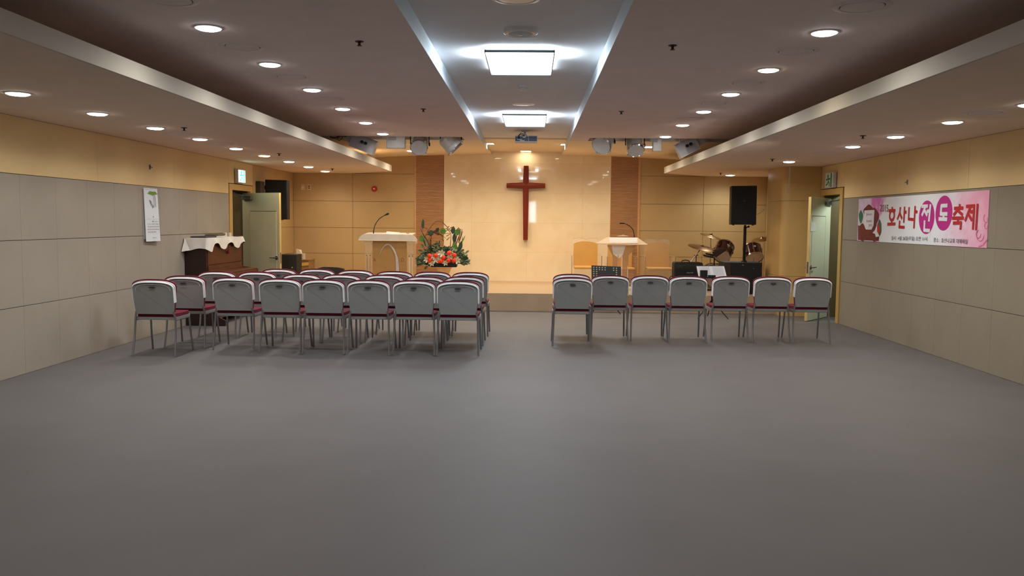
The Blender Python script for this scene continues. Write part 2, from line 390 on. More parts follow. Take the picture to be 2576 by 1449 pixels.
for px, py, s in ((1009, 362, 'nearer one left of centre'), (1035, 380, 'farther one left of centre'), (1632, 368, 'nearer one right of centre'), (1608, 384, 'farther one right of centre')):
    downlight(px, py, ZM+.004, f'round downlight in the ceiling beyond the spotlight slot, {s}', 'downlights over the stage', 0, Z=lambda x, y: zst(x, y))
for k, p in enumerate([(45, 234), (245, 285), (391, 321), (503, 349), (594, 373), (665, 391), (727, 406), (776, 419), (818, 430)]):
    downlight(*p, ZS, f'round downlight in the low ceiling along the left wall, {ORD[k]} from the camera', 'downlights in the left low ceiling', k == 5)
for k, p in enumerate([(2592, 262), (2396, 306), (2253, 343), (2145, 368), (1985, 406), (1837, 440)]):
    downlight(*p, ZS, f'round downlight in the low ceiling along the right wall, {ORD[k]} from the camera', 'downlights in the right low ceiling', k == 1)
# square warm recessed lights above the marble wall
for px, py, s, hw in ((1323, 380, 'centred in front of the marble wall', .115), (1232, 361, 'beside the left recess edge', .085), (1418, 363, 'beside the right recess edge', .06)):
    p = onZ(px, py, 2.935); t = thing('square_downlight', f'small warm rectangular recessed light {s}', 'ceiling light', p, 'warm square lights over the stage')
    mb = MB(); 
    for a in (-1, 1): mb.box(p.x+a*hw-.01*(a > 0), p.x+a*hw+.01*(a < 0), p.y-.1, p.y+.1, 2.927, 2.935); mb.box(p.x-hw, p.x+hw, p.y+a*.1-.01*(a > 0), p.y+a*.1+.01*(a < 0), 2.927, 2.935)
    build('frame', mb, M_white, t); mb = MB(); mb.box(p.x-hw+.01, p.x+hw-.01, p.y-.09, p.y+.09, 2.929, 2.934); build('lamp_glass', mb, M_discw, t)
# round air vents
M_vent = mat('vent_paint', (230, 213, 208), .7); M_ventd = mat('vent_gap', (40, 36, 34), .8)
def vent(px, py, z, r, label, grp, m=None):
    p = onZ(px, py, z); t = thing('ceiling_vent', label, 'ceiling vent', p, grp)
    mb = MB(); mb.lathe(p, [(r, 0), (r*.97, -.005), (r*.80, -.008), (r*.76, -.003)], n=36, caps=False); build('rim', mb, m or M_vent, t)
    mb = MB(); mb.lathe(p, [(r*.80, -.002), (.001, -.0021)], n=36, caps=False); build('throat', mb, M_ventd, t)
    mb = MB(); mb.lathe(p, [(.001, -.010), (r*.62, -.010), (r*.73, -.006), (r*.73, -.003)], n=36, caps=False); build('disc', mb, m or M_vent, t)
for k, p in enumerate([(427, -2), (610, 116), (733, 193), (828, 248), (897, 292), (942, 323)]):
    vent(*p, ZM, .17, f'round ceiling air vent between downlights on the left upper ceiling, {ORD[k]} from the camera', 'vents in the left upper ceiling')
for k, p in enumerate([(2169, 15), (2003, 128), (1879, 208), (1795, 259), (1737, 298)]):
    vent(*p, ZM, .17, f'round ceiling air vent between downlights on the right upper ceiling, {ORD[k]} from the camera', 'vents in the right upper ceiling')
for p, s in (((450, 336), 'left low ceiling between the third and fourth downlights'), ((553, 361), 'left low ceiling between the fourth and fifth downlights'), ((2478, 283), 'right low ceiling near the frame edge'), ((2080, 383), 'right low ceiling above the exit sign')):
    vent(*p, ZS, .17, f'flat round vent in the {s}', 'vents in the low ceilings')
vent(1298, -5, ZC, .165, 'large shiny round vent in the centre recess at the top edge', 'round fittings in the centre recess', mat('vent_gloss', (240, 238, 236), .3))
vent(1317, 262, ZC, .135, 'shiny ring vent in the centre recess between the two light panels', 'round fittings in the centre recess', mat('vent_gloss', (240, 238, 236), .3))
p = onZ(1310, 75, ZC); t = thing('ceiling_speaker', 'round white ceiling speaker before the nearer light panel', 'speaker', p)
mb = MB(); mb.lathe(p, [(.13, 0), (.13, -.025), (.115, -.035), (.09, -.03)], caps=False); build('rim', mb, mat('vent_gloss', (240, 238, 236), .3), t)
mb = MB(); mb.lathe(p, [(.092, -.031), (.06, -.035), (.001, -.036)], caps=False); g = build('grille', mb, mat('grille_bluegrey', (170, 185, 195), .5, bump=.2), t)
mb = MB(); mb.box(p.x-.012, p.x+.012, p.y-.006, p.y+.006, p.z-.041, p.z-.036); build('badge', mb, M_chrome, t)
p = onZ(1316, 217, ZC); t = thing('smoke_detector', 'small white domed smoke detector beyond the nearer light panel', 'smoke detector', p)
mb = MB(); mb.lathe(p, [(.058, 0), (.058, -.015), (.05, -.018)], caps=False); build('base', mb, M_white, t)
mb = MB(); mb.lathe(p, [(.046, -.017), (.044, -.034), (.028, -.044), (.001, -.046)], caps=False); build('dome', mb, M_white, t)
M_spr = mat('sprinkler_metal', (70, 40, 38), .4, .6)
for (px, py, z, s) in ((904, 104, ZM, 'nearer one on the left upper ceiling'), (1065, 274, ZM, 'farther one on the left upper ceiling'), (1692, 114, ZM, 'nearer one on the right upper ceiling'), (1563, 280, ZM, 'farther one on the right upper ceiling'),
                       (463, 321, ZS, 'low ceiling beside the third left downlight'), (702, 386, ZS, 'low ceiling above the exit sign at left'), (836, 424, ZS, 'low ceiling near the left stage corner'), (2171, 341, ZS, 'low ceiling above the banner'), (1943, 400, ZS, 'low ceiling before the column'), (1813, 435, ZS, 'low ceiling above the pole speaker')):
    p = onZ(px, py, z); t = thing('ceiling_sprinkler', f'tiny dark sprinkler head, {s}', 'sprinkler', p, 'sprinkler heads')
    mb = MB(); mb.lathe(p, [(.034, .003), (.03, -.006), (.014, -.008)], n=16, caps=False); build('escutcheon', mb, M_spr, t)
    mb = MB(); mb.cyl(p, p-V((0, 0, .03)), .010, n=10); mb.lathe(p-V((0, 0, .034)), [(.018, 0), (.018, .004)], n=12); build('head', mb, M_spr, t)
# light panels in the centre recess
for (xa, xb, ya, yb, s) in ((1218, 1396, 131, 189, 'nearer'), (1263, 1376, 290, 319, 'farther')):
    zb = ZC-.055; A = onZ(xa, ya, zb); B_ = onZ(xb, ya, zb); Cc = onZ((xa+xb)/2, yb, zb)
    x0, x1, y0, y1 = A.x, B_.x, (A.y+B_.y)/2, Cc.y; cx = (x0+x1)/2
    if x1-x0 > .64: x0, x1 = cx-.32, cx+.32
    t = thing('light_panel', f'{s} of the two glowing rectangular light panels in the centre recess', 'ceiling light', (cx, (y0+y1)/2, ZC), 'light panels in the centre recess')
    mb = MB(); mb.box(x0+.015, x1-.015, y0+.015, y1-.015, zb+.004, ZC-.012); build('diffuser', mb, M_tubecool, t)
    mb = MB(); mb.box(x0, x1, y0, y0+.008, zb-.002, zb+.018); mb.box(x0, x1, y1-.008, y1, zb-.002, zb+.018); mb.box(x0, x0+.008, y0, y1, zb-.002, zb+.018); mb.box(x1-.008, x1, y0, y1, zb-.002, zb+.018)
    mb.box(x0+.05, x1-.05, y0+.05, y1-.05, ZC-.012, ZC)
    build('frame', mb, mat('panel_frame', (110, 130, 140), .4, .3), t)
    ld = bpy.data.lights.new('panel_lamp', 'AREA'); ld.shape = 'RECTANGLE'; ld.size = x1-x0-.05; ld.size_y = y1-y0-.05; ld.energy = 32; ld.color = (.88, .95, 1)
    lo_ = bpy.data.objects.new('panel_lamp', ld); C.objects.link(lo_); lo_.location = (cx, (y0+y1)/2, zb-.01); lo_.visible_camera = False
    for sx in (-1, 1):
        for fy in (.30,):
            ld = bpy.data.lights.new('panel_side_lamp', 'AREA'); ld.shape = 'RECTANGLE'; ld.size = .02; ld.size_y = .3; ld.energy = 5.5; ld.color = (.75, .9, 1)
            lo_ = bpy.data.objects.new('panel_side_lamp', ld); C.objects.link(lo_); lo_.location = (x1+.012 if sx > 0 else x0-.012, y0+(y1-y0)*fy, ZC-.03); lo_.rotation_euler = (0, -math.radians(100)*sx, 0); lo_.visible_camera = False
# projector
P = onY(1323.5, 348.5, 13.5); w2 = .175
t = thing('projector', 'blue-grey video projector hanging in the centre recess', 'projector', (P.x, P.y, P.z))
mb = MB(); mb.box(P.x-w2, P.x+w2, P.y-.01, P.y+.26, P.z-.052, P.z+.046); build('housing', mb, mat('projector_shell', (196, 204, 212), .4), t, bevel=.008)
mb = MB(); mb.box(P.x-w2+.006, P.x+.035, P.y-.014, P.y-.0105, P.z-.042, P.z+.030); mb.box(P.x+.04, P.x+w2-.006, P.y-.014, P.y-.0105, P.z-.042, P.z+.034); pn = build('rear_panel', mb, mat('projector_panel', (52, 68, 84), .5), t)
mb = MB()
for k in range(4): mb.box(P.x-.095+k*.019, P.x-.083+k*.019, P.y-.017, P.y-.0145, P.z-.040, P.z-.027)
for k in range(3): mb.box(P.x-.135+k*.026, P.x-.119+k*.026, P.y-.017, P.y-.0145, P.z-.02, P.z-.010)
mb.box(P.x-.05, P.x-.01, P.y-.017, P.y-.0145, P.z+.012, P.z+.034)
build('sockets', mb, M_white, pn)
mb = MB(); mb.cyl((P.x-.02, P.y+.12, P.z+.046), (P.x-.02, P.y+.12, ZC), .018, n=14); mb.lathe((P.x-.02, P.y+.12, ZC-.012), [(.06, 0), (.06, .012)], n=20); mb.box(P.x-.05, P.x+.01, P.y+.08, P.y+.16, P.z+.046, P.z+.07); build('ceiling_mount', mb, M_offw, t)
mb = MB(); 
for a, b2, h in ((-.10, -.025, .085), (-.115, -.03, .07)): mb.tube([(P.x+a, P.y-.02, P.z-.01), (P.x+a-.01, P.y-.02, P.z+.04), (P.x+a+.02, P.y-.02, P.z+h), (P.x+a+.055, P.y-.015, P.z+h-.02), (P.x+b2, P.y-.015, P.z+.03)], .005)
build('cable', mb, M_black, t)
mb = MB(); mb.cyl((P.x+.10, P.y+.26, P.z), (P.x+.10, P.y+.29, P.z), .04, n=20); build('lens', mb, M_black, t)

# ------------------------------------------------------------------ stage lighting hanging in the slots
M_can = mat('stage_lamp_metal', (214, 214, 210), .35, .15); M_cang = mat('flood_housing', (206, 210, 218), .45, .1)
YS = 13.58
def flood(c0, c1, dirn, label):
    """boxy floodlight with a rounded cover; c0/c1 lower edge ends in pixels"""
    A, B_ = onY(*c0, YS), onY(*c1, YS)
    u = (B_-A); Lh = u.length; u.normalize(); v = V((-u.z, 0, u.x)); v = v if v.z > 0 else -v
    t = thing('floodlight', label, 'stage light', (A+B_)/2, 'grey floodlights')
    prof = []
    for k in range(9):
        a = math.radians(-20+k*14); prof.append((.125*math.cos(a)-.02, .10+.13*math.sin(a)))
    prof = [(-.10, .0), (.08, .0)]+prof[1:]+[(-.10, .235)]
    mb = MB(); mb.prism(prof, A, V((0, -1, 0)), v, u*Lh, 0, True); build('housing', mb, M_cang, t, bevel=.006)
    mb = MB(); mb.obox((A+B_)/2+V((0, -.085, 0))+v*.006, u*Lh/2, (0, .012, 0), v*.006); build('lower_rim', mb, mat('rim_light', (225, 228, 232), .3), t)
    mb = MB(); m = A+u*Lh*(.55)+v*.135
    for s in (-.03, .03): mb.cyl(m+u*s+V((0, -.12, 0)), m+u*s+V((0, -.16, 0)), .024, n=16)
    build('tilt_knob', mb, M_black, t)
    mb = MB(); q = (A if dirn < 0 else B_)
    for s in (.2, .8): mb.cyl(A+u*Lh*s+v*.2, V(((A+u*Lh*s).x, YS, 3.3)), .012, n=10)
    mb.obox(q+u*(dirn*.07)+v*.14, u*.06, (0, .06, 0), v*.09)
    build('yoke', mb, M_can, t)
flood((880, 368), (938, 391), -1, 'grey floodlight hanging at the left end of the ceiling slot')
flood((1712, 399), (1760, 375), 1, 'grey floodlight hanging at the right end of the ceiling slot')
def can(px, py, r, ax, ln, label, pads=((0, -1),)):
    c = onY(px, py, YS); a = V(ax).normalized(); r = r*YS/F_PX; t = thing('spotlight', label, 'stage light', c, 'round spotlights in the slots')
    mb = MB(); mb.lathe(c-a*ln/2, [(r*.55, -.03), (r*.75, -.01), (r*.93, .02), (r*.95, ln*.6), (r, ln*.62), (r*1.04, ln*.9), (r*1.0, ln)], axis=a, n=28); build('can', mb, M_can, t)
    mb = MB(); mb.lathe(c-a*ln/2, [(r*1.05, ln*.88), (r*1.08, ln*.95), (r*.98, ln*1.02), (r*.9, ln*.95)], axis=a, n=28, caps=False); build('front_ring', mb, M_chrome, t)
    u, w_, _ = MB.frame(a); mb = MB()
    for ang in (0, 90, 180, 270):
        q = c+a*ln*.45+(u*math.cos(math.radians(ang+45))+w_*math.sin(math.radians(ang+45)))*(r*1.12); mb.obox(q, a*.012, u*.014, w_*.014)
    build('clip', mb, M_offw, t)
    mb = MB(); 
    side = V((1, 0, 0))
    mb.tube([c+side*(r+.012), c+side*(r+.015)+V((0, 0, r*.9)), c+V((0, 0, r+.09)), c-side*(r+.015)+V((0, 0, r*.9)), c-side*(r+.012)], .009); mb.cyl(c+V((0, 0, r+.09)), (c.x, c.y, 3.3), .012, n=10)
    mb.lathe(c+side*(r+.01), [(.028, 0), (.028, .02)], axis=(1, 0, 0), n=14); build('yoke', mb, M_blackmet, t)
can(1056, 363, 21, (0, -.75, -.5), .24, 'round spotlight facing the audience, left of the centre recess')
can(1134, 360, 24, (.62, .1, -.65), .26, 'cone shaped spotlight tilted right, nearest the centre recess on the left')
can(1519, 357, 24, (-.35, -.6, -.5), .24, 'round spotlight with clip below, nearest the centre recess on the right')
can(1597, 366, 21, (.05, -.5, -.62), .24, 'round spotlight hanging low, middle of the right ceiling slot')
for (a, b2, c2, d2, s) in ((973, 345, 1020, 374, 'left'), (1642, 350, 1664, 381, 'right')):
    A, B_ = onY(a, b2, YS+.02), onY(c2, d2, YS+.02); t = thing('spotlight', f'flat grey square lamp with barn plate in the {s} ceiling slot', 'stage light', (A+B_)/2)
    mb = MB(); mb.box(A.x, B_.x, YS-.02, YS+.08, B_.z, A.z+.05); build('housing', mb, M_can, t, bevel=.008)
    mb = MB(); mb.cyl(((A.x+B_.x)/2, YS+.03, A.z+.05), ((A.x+B_.x)/2, YS+.03, 3.3), .012, n=10); mb.obox(((A.x+B_.x)/2-.06, YS-.03, A.z-.02), (.06, 0, .0), (0, .004, 0), (0, 0, .03)); build('bracket', mb, M_offw, t)
mb = MB(); pts = [onY(x, y, 13.45) for x, y in ((829, 341), (834, 346), (842, 347), (852, 343), (862, 342), (872, 344))]; mb.tube(pts, .007)
mb.tube([onY(x, y, 13.47) for x, y in ((852, 343), (848, 350), (853, 354), (860, 350), (862, 343))], .005)
tag(build('cable', mb, M_black), 'black cable looping out of the left ceiling slot', 'cable')

# ------------------------------------------------------------------ cross
yc = 17.30; M_cross = mat('cross_wood', (120, 36, 16), .42, var=.12, scale=5, stretch=(3, 3, 1))
def cp(x, y, dy=0): return onY(x, y, yc+dy)
t = thing('wall_cross', 'large reddish wooden cross mounted on the marble wall', 'cross', cp(1322, 604))
def beam(mb, ends, ridge):
    """ends: outline a,b (start pair) c,d (mid pair) e,f (end pair); ridge along the middle stands proud"""
    (a, b_, c_, d_, e, f) = ends
    fr = [cp(*p) for p in (a, b_, c_, d_, e, f)]; rg = [(fr[0]+fr[1])/2, (fr[2]+fr[3])/2, (fr[4]+fr[5])/2]
    rg = [q+V((0, -ridge, 0)) for q in rg]; bk = [V((q.x, YB-.0305, q.z)) for q in fr]
    vs = fr+rg+bk
    # indices fr0-5, rg6-8, bk9-14
    fs = [(0, 6, 7, 2), (6, 1, 3, 7), (2, 7, 8, 4), (7, 3, 5, 8), (0, 2, 11, 9), (2, 4, 13, 11), (1, 10, 12, 3), (3, 12, 14, 5), (0, 9, 10, 1), (0, 1, 6), (4, 8, 5), (4, 5, 14, 13)]
    mb.add(vs, fs)
mb = MB(); beam(mb, ((1317.6, 417), (1329.8, 417), (1315.2, 467), (1330.4, 467), (1316.2, 603.6), (1327.4, 603.6)), .028); build('upright', mb, M_cross, t)
mb = MB(); beam(mb, ((1274.4, 460.8), (1274.4, 472), (1323, 458.4), (1323, 474.8), (1371.5, 461.3), (1371.5, 473)), .026); build('crossbar', mb, M_cross, t)

# ------------------------------------------------------------------ wall items
NL = V((1, 0, 0)); NRt = V((-1, 0, 0))
# calendar
A, B_, D_ = onX(362, 474, XL+.02), onX(396, 475, XL+.02), onX(368, 607, XL+.02)
y0, y1, zt, zb = 10.65, 11.03, 1.895, 1.222
t = thing('wall_calendar', 'tall white paper calendar with a green tree drawing hanging on the left wall', 'calendar', (XL+.01, (y0+y1)/2, zb))
mb = MB(); 
vs = []; n_ = 8
for k in range(n_+1):
    z = zt+(zb-zt)*k/n_; bulge = .012+.03*(k/n_)
    vs += [(XL+.006+bulge*.6, y0+.0, z), (XL+.006+bulge, y1, z)]
mb.add(vs, [(2*k, 2*k+1, 2*k+3, 2*k+2) for k in range(n_)], 0, True)
mb.box(XL+.001, XL+.006, y0+.01, y1-.01, zb+.03, zt)
mb.box(XL+.001, XL+.02, y0, y1, zt-.012, zt+.004)
build('sheet', mb, mat('calendar_paper', (226, 232, 234), .7, var=.02), t)
def cpos(s, q, off=.004):    # s along width, q from top
    z = zt+(zb-zt)*q; bl = .012+.03*q
    return V((XL+.006+bl*(.6+.4*s)+off, y0+(y1-y0)*s, z))
mb = MB(); poly = []
for k in range(22):
    a = 2*math.pi*k/22; rr = 1+.16*math.sin(5*a)+.08*math.sin(9*a)
    poly.append(cpos(.62+.33*math.cos(a)*rr, .085+.036*math.sin(a)*rr))
mb.add(poly, [tuple(range(22))]); build('tree_picture', mb, mat('tree_green', (110, 150, 40), .7, var=.25, scale=40), t)
mb = MB()
for s, a, q in ((.66, .12, .35), (.74, .12, .35), (.80, .12, .34)): mb.stroke([cpos(s, a, .002), cpos(s+.02, q, .002)], .006, NL, .003)
random.seed(3)
for k in range(16):
    s, q = .32+.02*k*.6+random.random()*.1, .22+.009*k; mb.stroke([cpos(s, q), cpos(s+.07, q+.008)], .006, NL, .002)
build('drawing_lines', mb, mat('ink_bluegrey', (110, 115, 135), .7), t)
def ctext(body, s0, s1, q0, q1, nm='numerals', m=None):
    o = cpos(s0, q1, .005); return text_mesh(body, o, cpos(s1, q1, .005)-o, cpos(s0, q0, .005)-o, nm, m or mat('ink', (60, 62, 70), .7), t)
ctext('4', .52, .60, .515, .55)
ctext('SUN MON TUE WED THU FRI SAT', .14, .94, .575, .582)
days = [['', '', '', '1', '2', '3', '4']]+[[str(7*r+5+c) for c in range(7)] for r in range(3)]+[[str(26+c) for c in range(5)]]
for r, row in enumerate(days):
    for c, dd in enumerate(row):
        if dd: s = .14+c*.118; ctext(dd, s, s+(.05 if len(dd) == 1 else .085), .610+r*.050, .632+r*.050)
ctext('2015', .44, .70, .925, .94)
# exit signs
def exit_sign(X, s, y0, y1, z0, z1, lit, label):
    t = thing('exit_sign', label, 'exit sign', (X, (y0+y1)/2, z0), 'exit signs over the doors')
    x0, x1 = sorted((X+s*.012, X+s*.065)); xf = X+s*.067
    mb = MB(); mb.box(x0, x1, y0, y1, z0, z1); build('housing', mb, mat('sign_housing', (200, 196, 190), .5), t, bevel=.004)
    mb = MB(); mb.box(*sorted((X+s*.065, xf)), y0+.025, y1-.025, z0+.02, z1-.02); build('face', mb, emis('sign_face_lit', (215, 255, 248), 5) if lit else mat('sign_face', (190, 200, 180), .5, emit=(190, 200, 180), es=.05), t)
    mg = emis('sign_green_lit', (20, 215, 175), 1.4) if lit else M_green
    xo = xf+s*.002; w_, h_ = y1-y0, z1-z0
    def q(a, b2): return V((xo, y0+w_*a if s > 0 else y1-w_*a, z0+h_*b2))
    mb = MB(); nr = (s, 0, 0)
    mb.stroke([q(.78, .12), q(.78, .88)], .05, nr, 0)                               # doorway bar
    hd = q(.40, .76); mb.add([hd+V((0, .028*math.cos(a*math.pi/6), .028*math.sin(a*math.pi/6))) for a in range(12)], [tuple(range(12))])
    for pts in (((.42, .64), (.46, .42)), ((.42, .62), (.28, .52), (.2, .58)), ((.42, .62), (.58, .55), (.66, .62)), ((.46, .42), (.36, .26), (.2, .2)), ((.46, .42), (.58, .32), (.60, .12))):
        mb.stroke([q(*p_) for p_ in pts], .022, nr, 0)
    build('running_figure', mb, mg, t)
exit_sign(XL, 1, 13.97, 14.34, 2.11, 2.345, True, 'brightly lit exit sign with green running figure above the left door')
exit_sign(XR, -1, 13.46, 13.83, 2.10, 2.345, False, 'dim green exit sign above the right door')
for (px, py, X, s) in ((377, 420, XL+.001, 'blue dot hook high on the left wall'), (2283, 458, XR-.001, 'small grey hook high on the wall above the banner')):
    p = onX(px, py, X); nx = 1 if X < 0 else -1
    mb = MB(); mb.box(*sorted((p.x, p.x+nx*.006)), p.y-.014, p.y+.014, p.z-.03, p.z+.03); mb.tube([p+V((nx*.006, 0, .01)), p+V((nx*.03, 0, -.012)), p+V((nx*.03, 0, .0))], .004)
    tag(build('wall_hook', mb, mat('hook_'+s[:4].strip(), (40, 60, 140) if X < 0 else (110, 110, 100), .5)), s.replace('blue dot', 'small blue'), 'hook')
# switches, bell, telephone on the back wall
for px, s in ((762, 'left of the two'), (778, 'right of the two')):
    p = onY(px, 471, YB); t = thing('wall_switch', f'white wall plate high on the back wall, {s}', 'wall plate', p, 'wall plates high on the back wall')
    mb = MB(); mb.box(p.x-.04, p.x+.04, YB-.012, YB, p.z-.06, p.z+.06); build('plate', mb, mat('plate_cream', (214, 190, 160), .5), t, bevel=.004)
    mb = MB()
    for k in ((-.02, .02) if px > 770 else (0,)): mb.box(p.x-.016, p.x+.016, YB-.017, YB-.0125, p.z+k-.013, p.z+k+.013)
    build('rocker', mb, mat('rocker_brown', (110, 80, 70), .5) if px > 770 else M_white, t)
p = onY(942, 475, YB); t = thing('wall_fire_alarm', 'small round red fire alarm on the back wall', 'fire alarm', p)
mb = MB(); mb.lathe(p, [(.058, 0), (.058, .02), (.05, .045), (.03, .05)], axis=(0, -1, 0)); build('body', mb, mat('alarm_red', (190, 20, 12), .35), t)
mb = MB(); mb.lathe(p, [(.018, .049), (.016, .07), (.005, .078)], axis=(0, -1, 0), n=16); build('lens', mb, mat('alarm_lens', (235, 210, 210), .2), t)
p = onY(731, 543, YB); t = thing('wall_telephone', 'cream wall telephone with curly cord beside the hanging speaker', 'telephone', p)
mb = MB(); mb.obox(p+V((.0, -.03, 0)), (.055, 0, 0), (0, .03, 0), (-.01, 0, .10)); build('base', mb, mat('phone_cream', (216, 190, 165), .4), t, bevel=.008)
mb = MB(); mb.obox(p+V((-.02, -.075, 0)), (.02, 0, 0), (0, .014, 0), (-.008, 0, .095)); build('handset', mb, mat('phone_cream', (216, 190, 165)), t, bevel=.01)
mb = MB(); mb.tube([p+V((-.04, -.06, -.09)), p+V((-.09, -.06, -.11)), p+V((-.095, -.06, -.18)), p+V((-.07, -.06, -.215)), p+V((-.045, -.06, -.17)), p+V((-.04, -.05, -.10))], .007); build('cord', mb, mat('phone_cream', (216, 190, 165)), t)
# hanging speaker
A = onY(665.5, 452, 15.3); B_ = onY(722, 552, 15.3)
t = thing('hanging_speaker', 'large black speaker hung on the left wall behind the open door', 'speaker', ((A.x+B_.x)/2, 15.4, B_.z))
tl = V((0, .05, 0)); mb = MB(); mb.obox(((A.x+B_.x)/2, 15.41, (A.z+B_.z)/2), ((B_.x-A.x)/2, 0, -.003), (0, .09, 0), (0, 0, (A.z-B_.z)/2)); build('cabinet', mb, M_black, t, bevel=.01)
mb = MB(); mb.obox(((A.x+B_.x)/2, 15.312, (A.z+B_.z)/2), ((B_.x-A.x)/2-.015, 0, -.003), (0, .004, 0), (0, 0, (A.z-B_.z)/2-.015)); build('grille', mb, M_grille, t)
mb = MB(); q = onX(645, 470, XL); mb.box(XL+.001, XL+.085, 15.06, 15.30, q.z-.16, q.z+.10); build('wall_shadow_box', mb, mat('shadow_olive', (62, 52, 34), .6), t, bevel=.004)  # dark box stands in for the speaker's shadow on the wall
mb = MB(); mb.box(XL+.001, XL+.12, 15.36, 15.44, q.z-.03, q.z+.03); build('bracket_arm', mb, M_black, t)
mb = MB(); mb.cyl((B_.x-.12, 15.40, B_.z-.012), (B_.x-.12, 15.40, B_.z+.02), .03); build('pole_socket', mb, M_black, t)

# ------------------------------------------------------------------ banner on the right wall
XB = XR-.006
def wx(zx, zy, off=0): p_ = onX(2140+zx/7.1556, 470+zy/7.1556, XB); p_.x = XB-off; return p_
by0, by1, bz0, bz1 = 8.99, 12.53, 1.294, 1.897
t = thing('wall_banner', 'long pink and white banner with red Korean lettering on the right wall', 'banner', (XR, (by0+by1)/2, bz0))
bm = bpy.data.materials.new('banner_print'); bm.use_nodes = True; N = bm.node_tree.nodes; L = bm.node_tree.links; pb = N['Principled BSDF']; pb.inputs['Roughness'].default_value = .5
tc = N.new('ShaderNodeTexCoord'); sp = N.new('ShaderNodeSeparateXYZ'); L.new(tc.outputs['Object'], sp.inputs[0])
rmp = N.new('ShaderNodeMapRange'); rmp.inputs[1].default_value = 1.765; rmp.inputs[2].default_value = -1.765; L.new(sp.outputs['Y'], rmp.inputs[0])
nz = N.new('ShaderNodeTexNoise'); nz.inputs['Scale'].default_value = 2.2; nz.inputs['Detail'].default_value = 3; nz.inputs['Distortion'].default_value = 2.2; L.new(tc.outputs['Object'], nz.inputs['Vector'])
ma = N.new('ShaderNodeMath'); ma.operation = 'MULTIPLY_ADD'; ma.inputs[1].default_value = .28; L.new(nz.outputs['Fac'], ma.inputs[0]); 
sb = N.new('ShaderNodeMath'); sb.operation = 'SUBTRACT'; sb.inputs[1].default_value = .14; L.new(rmp.outputs[0], sb.inputs[0]); L.new(sb.outputs[0], ma.inputs[2])
cr = N.new('ShaderNodeValToRGB'); e = cr.color_ramp.elements
e[0].position = 0; e[0].color = lin((214, 196, 222)); e[1].position = 1; e[1].color = lin((240, 168, 194))
for ps, c in ((.12, (240, 225, 245)), (.175, (232, 130, 205)), (.21, (226, 120, 200)), (.26, (246, 250, 253)), (.62, (244, 250, 253)), (.74, (246, 240, 248)), (.80, (244, 222, 238)), (.90, (246, 190, 212))):
    k = e.new(ps); k.color = lin(c)
L.new(ma.outputs[0], cr.inputs[0]); L.new(cr.outputs[0], pb.inputs['Base Color'])
mb = MB(); mb.box(XB, XR-.001, by0, by1, bz0, bz1); build('sheet', mb, bm, t, origin=(XR, (by0+by1)/2, bz0))
M_mag = mat('banner_magenta', (196, 30, 140), .5, var=.02); M_red = mat('banner_red', (190, 32, 40), .5, var=.04); M_wh = mat('banner_white', (235, 238, 242), .5); M_ink = mat('banner_ink', (45, 50, 70), .5)
NB = (-1, 0, 0)
def disc(mb, c, r, n=36, sq=1): mb.add([c+V((0, -r*math.cos(2*math.pi*k/n), r*sq*math.sin(2*math.pi*k/n))) for k in range(n)][::-1], [tuple(range(n))])
for zx, zy in ((1367, 548), (1678, 473)):
    mb = MB(); disc(mb, wx(zx, zy, .002), .201, 44); build('magenta_circle', mb, M_mag, t)
def glyph(strokes, w_, m, off=.004, nm='lettering', rings=()):
    mb = MB()
    for pts in strokes: mb.stroke([wx(*p_, off) for p_ in pts], w_, NB, 0)
    for (zx, zy, rw, rh) in rings:
        c = wx(zx, zy, off); n = 28
        for k in range(n):
            a0, a1 = 2*math.pi*k/n, 2*math.pi*(k+1)/n
            P_ = lambda a, g: c+V((0, -(rw+g)*math.cos(a), (rh+g)*math.sin(a)))
            mb.add([P_(a0, -w_/2), P_(a1, -w_/2), P_(a1, w_/2), P_(a0, w_/2)][::-1], [(0, 1, 2, 3)])
    build(nm, mb, m, t)
glyph([[(752, 378), (752, 408)], [(695, 430), (800, 425)], [(745, 600), (741, 668)], [(672, 672), (800, 668)]], .040, M_red, rings=((747, 515, .072, .062),))
glyph([[(897, 380), (888, 470), (848, 575)], [(888, 470), (925, 565)], [(975, 372), (960, 632)], [(972, 455), (1003, 458)], [(887, 622), (878, 722), (966, 728)]], .038, M_red)
glyph([[(1055, 382), (1046, 578), (1130, 588)], [(1165, 360), (1143, 732)], [(1160, 445), (1197, 450)]], .038, M_red)
glyph([[(1292, 350), (1388, 346)], [(1355, 352), (1292, 505)], [(1338, 425), (1380, 505)], [(1442, 332), (1416, 605)], [(1385, 440), (1430, 436)], [(1338, 622), (1330, 780), (1425, 788)]], .042, M_wh)
glyph([[(1738, 335), (1640, 342), (1628, 488), (1738, 488)], [(1682, 495), (1675, 575)], [(1600, 578), (1735, 582)]], .044, M_wh)
glyph([[(1968, 328), (1965, 368)], [(1875, 388), (2022, 382)], [(1948, 390), (1862, 500)], [(1945, 435), (2015, 502)], [(1840, 565), (2030, 562)], [(1938, 570), (1932, 640)], [(1858, 652), (1992, 645), (1982, 752)]], .038, M_red)
glyph([[(2092, 352), (2200, 345)], [(2162, 352), (2068, 602)], [(2122, 490), (2182, 592)], [(2228, 330), (2206, 752)], [(2165, 448), (2215, 445)], [(2290, 322), (2262, 760)]], .038, M_red)
def wtext(body, a, b2, c2, m, nm='small_lettering', off=.004):
    o = wx(*a, off); return text_mesh(body, o, wx(*b2, off)-o, wx(*c2, off)-o, nm, m, t)
wtext('2015', (532, 445), (680, 450), (535, 320), mat('banner_maroon', (150, 60, 90), .5))
wtext('일시 : 4월 26일(주일) 오전 11시', (735, 968), (1380, 990), (740, 885), M_ink)
wtext('장소 : 호산나교회 대예배실', (1495, 995), (2110, 1030), (1500, 915), M_ink)
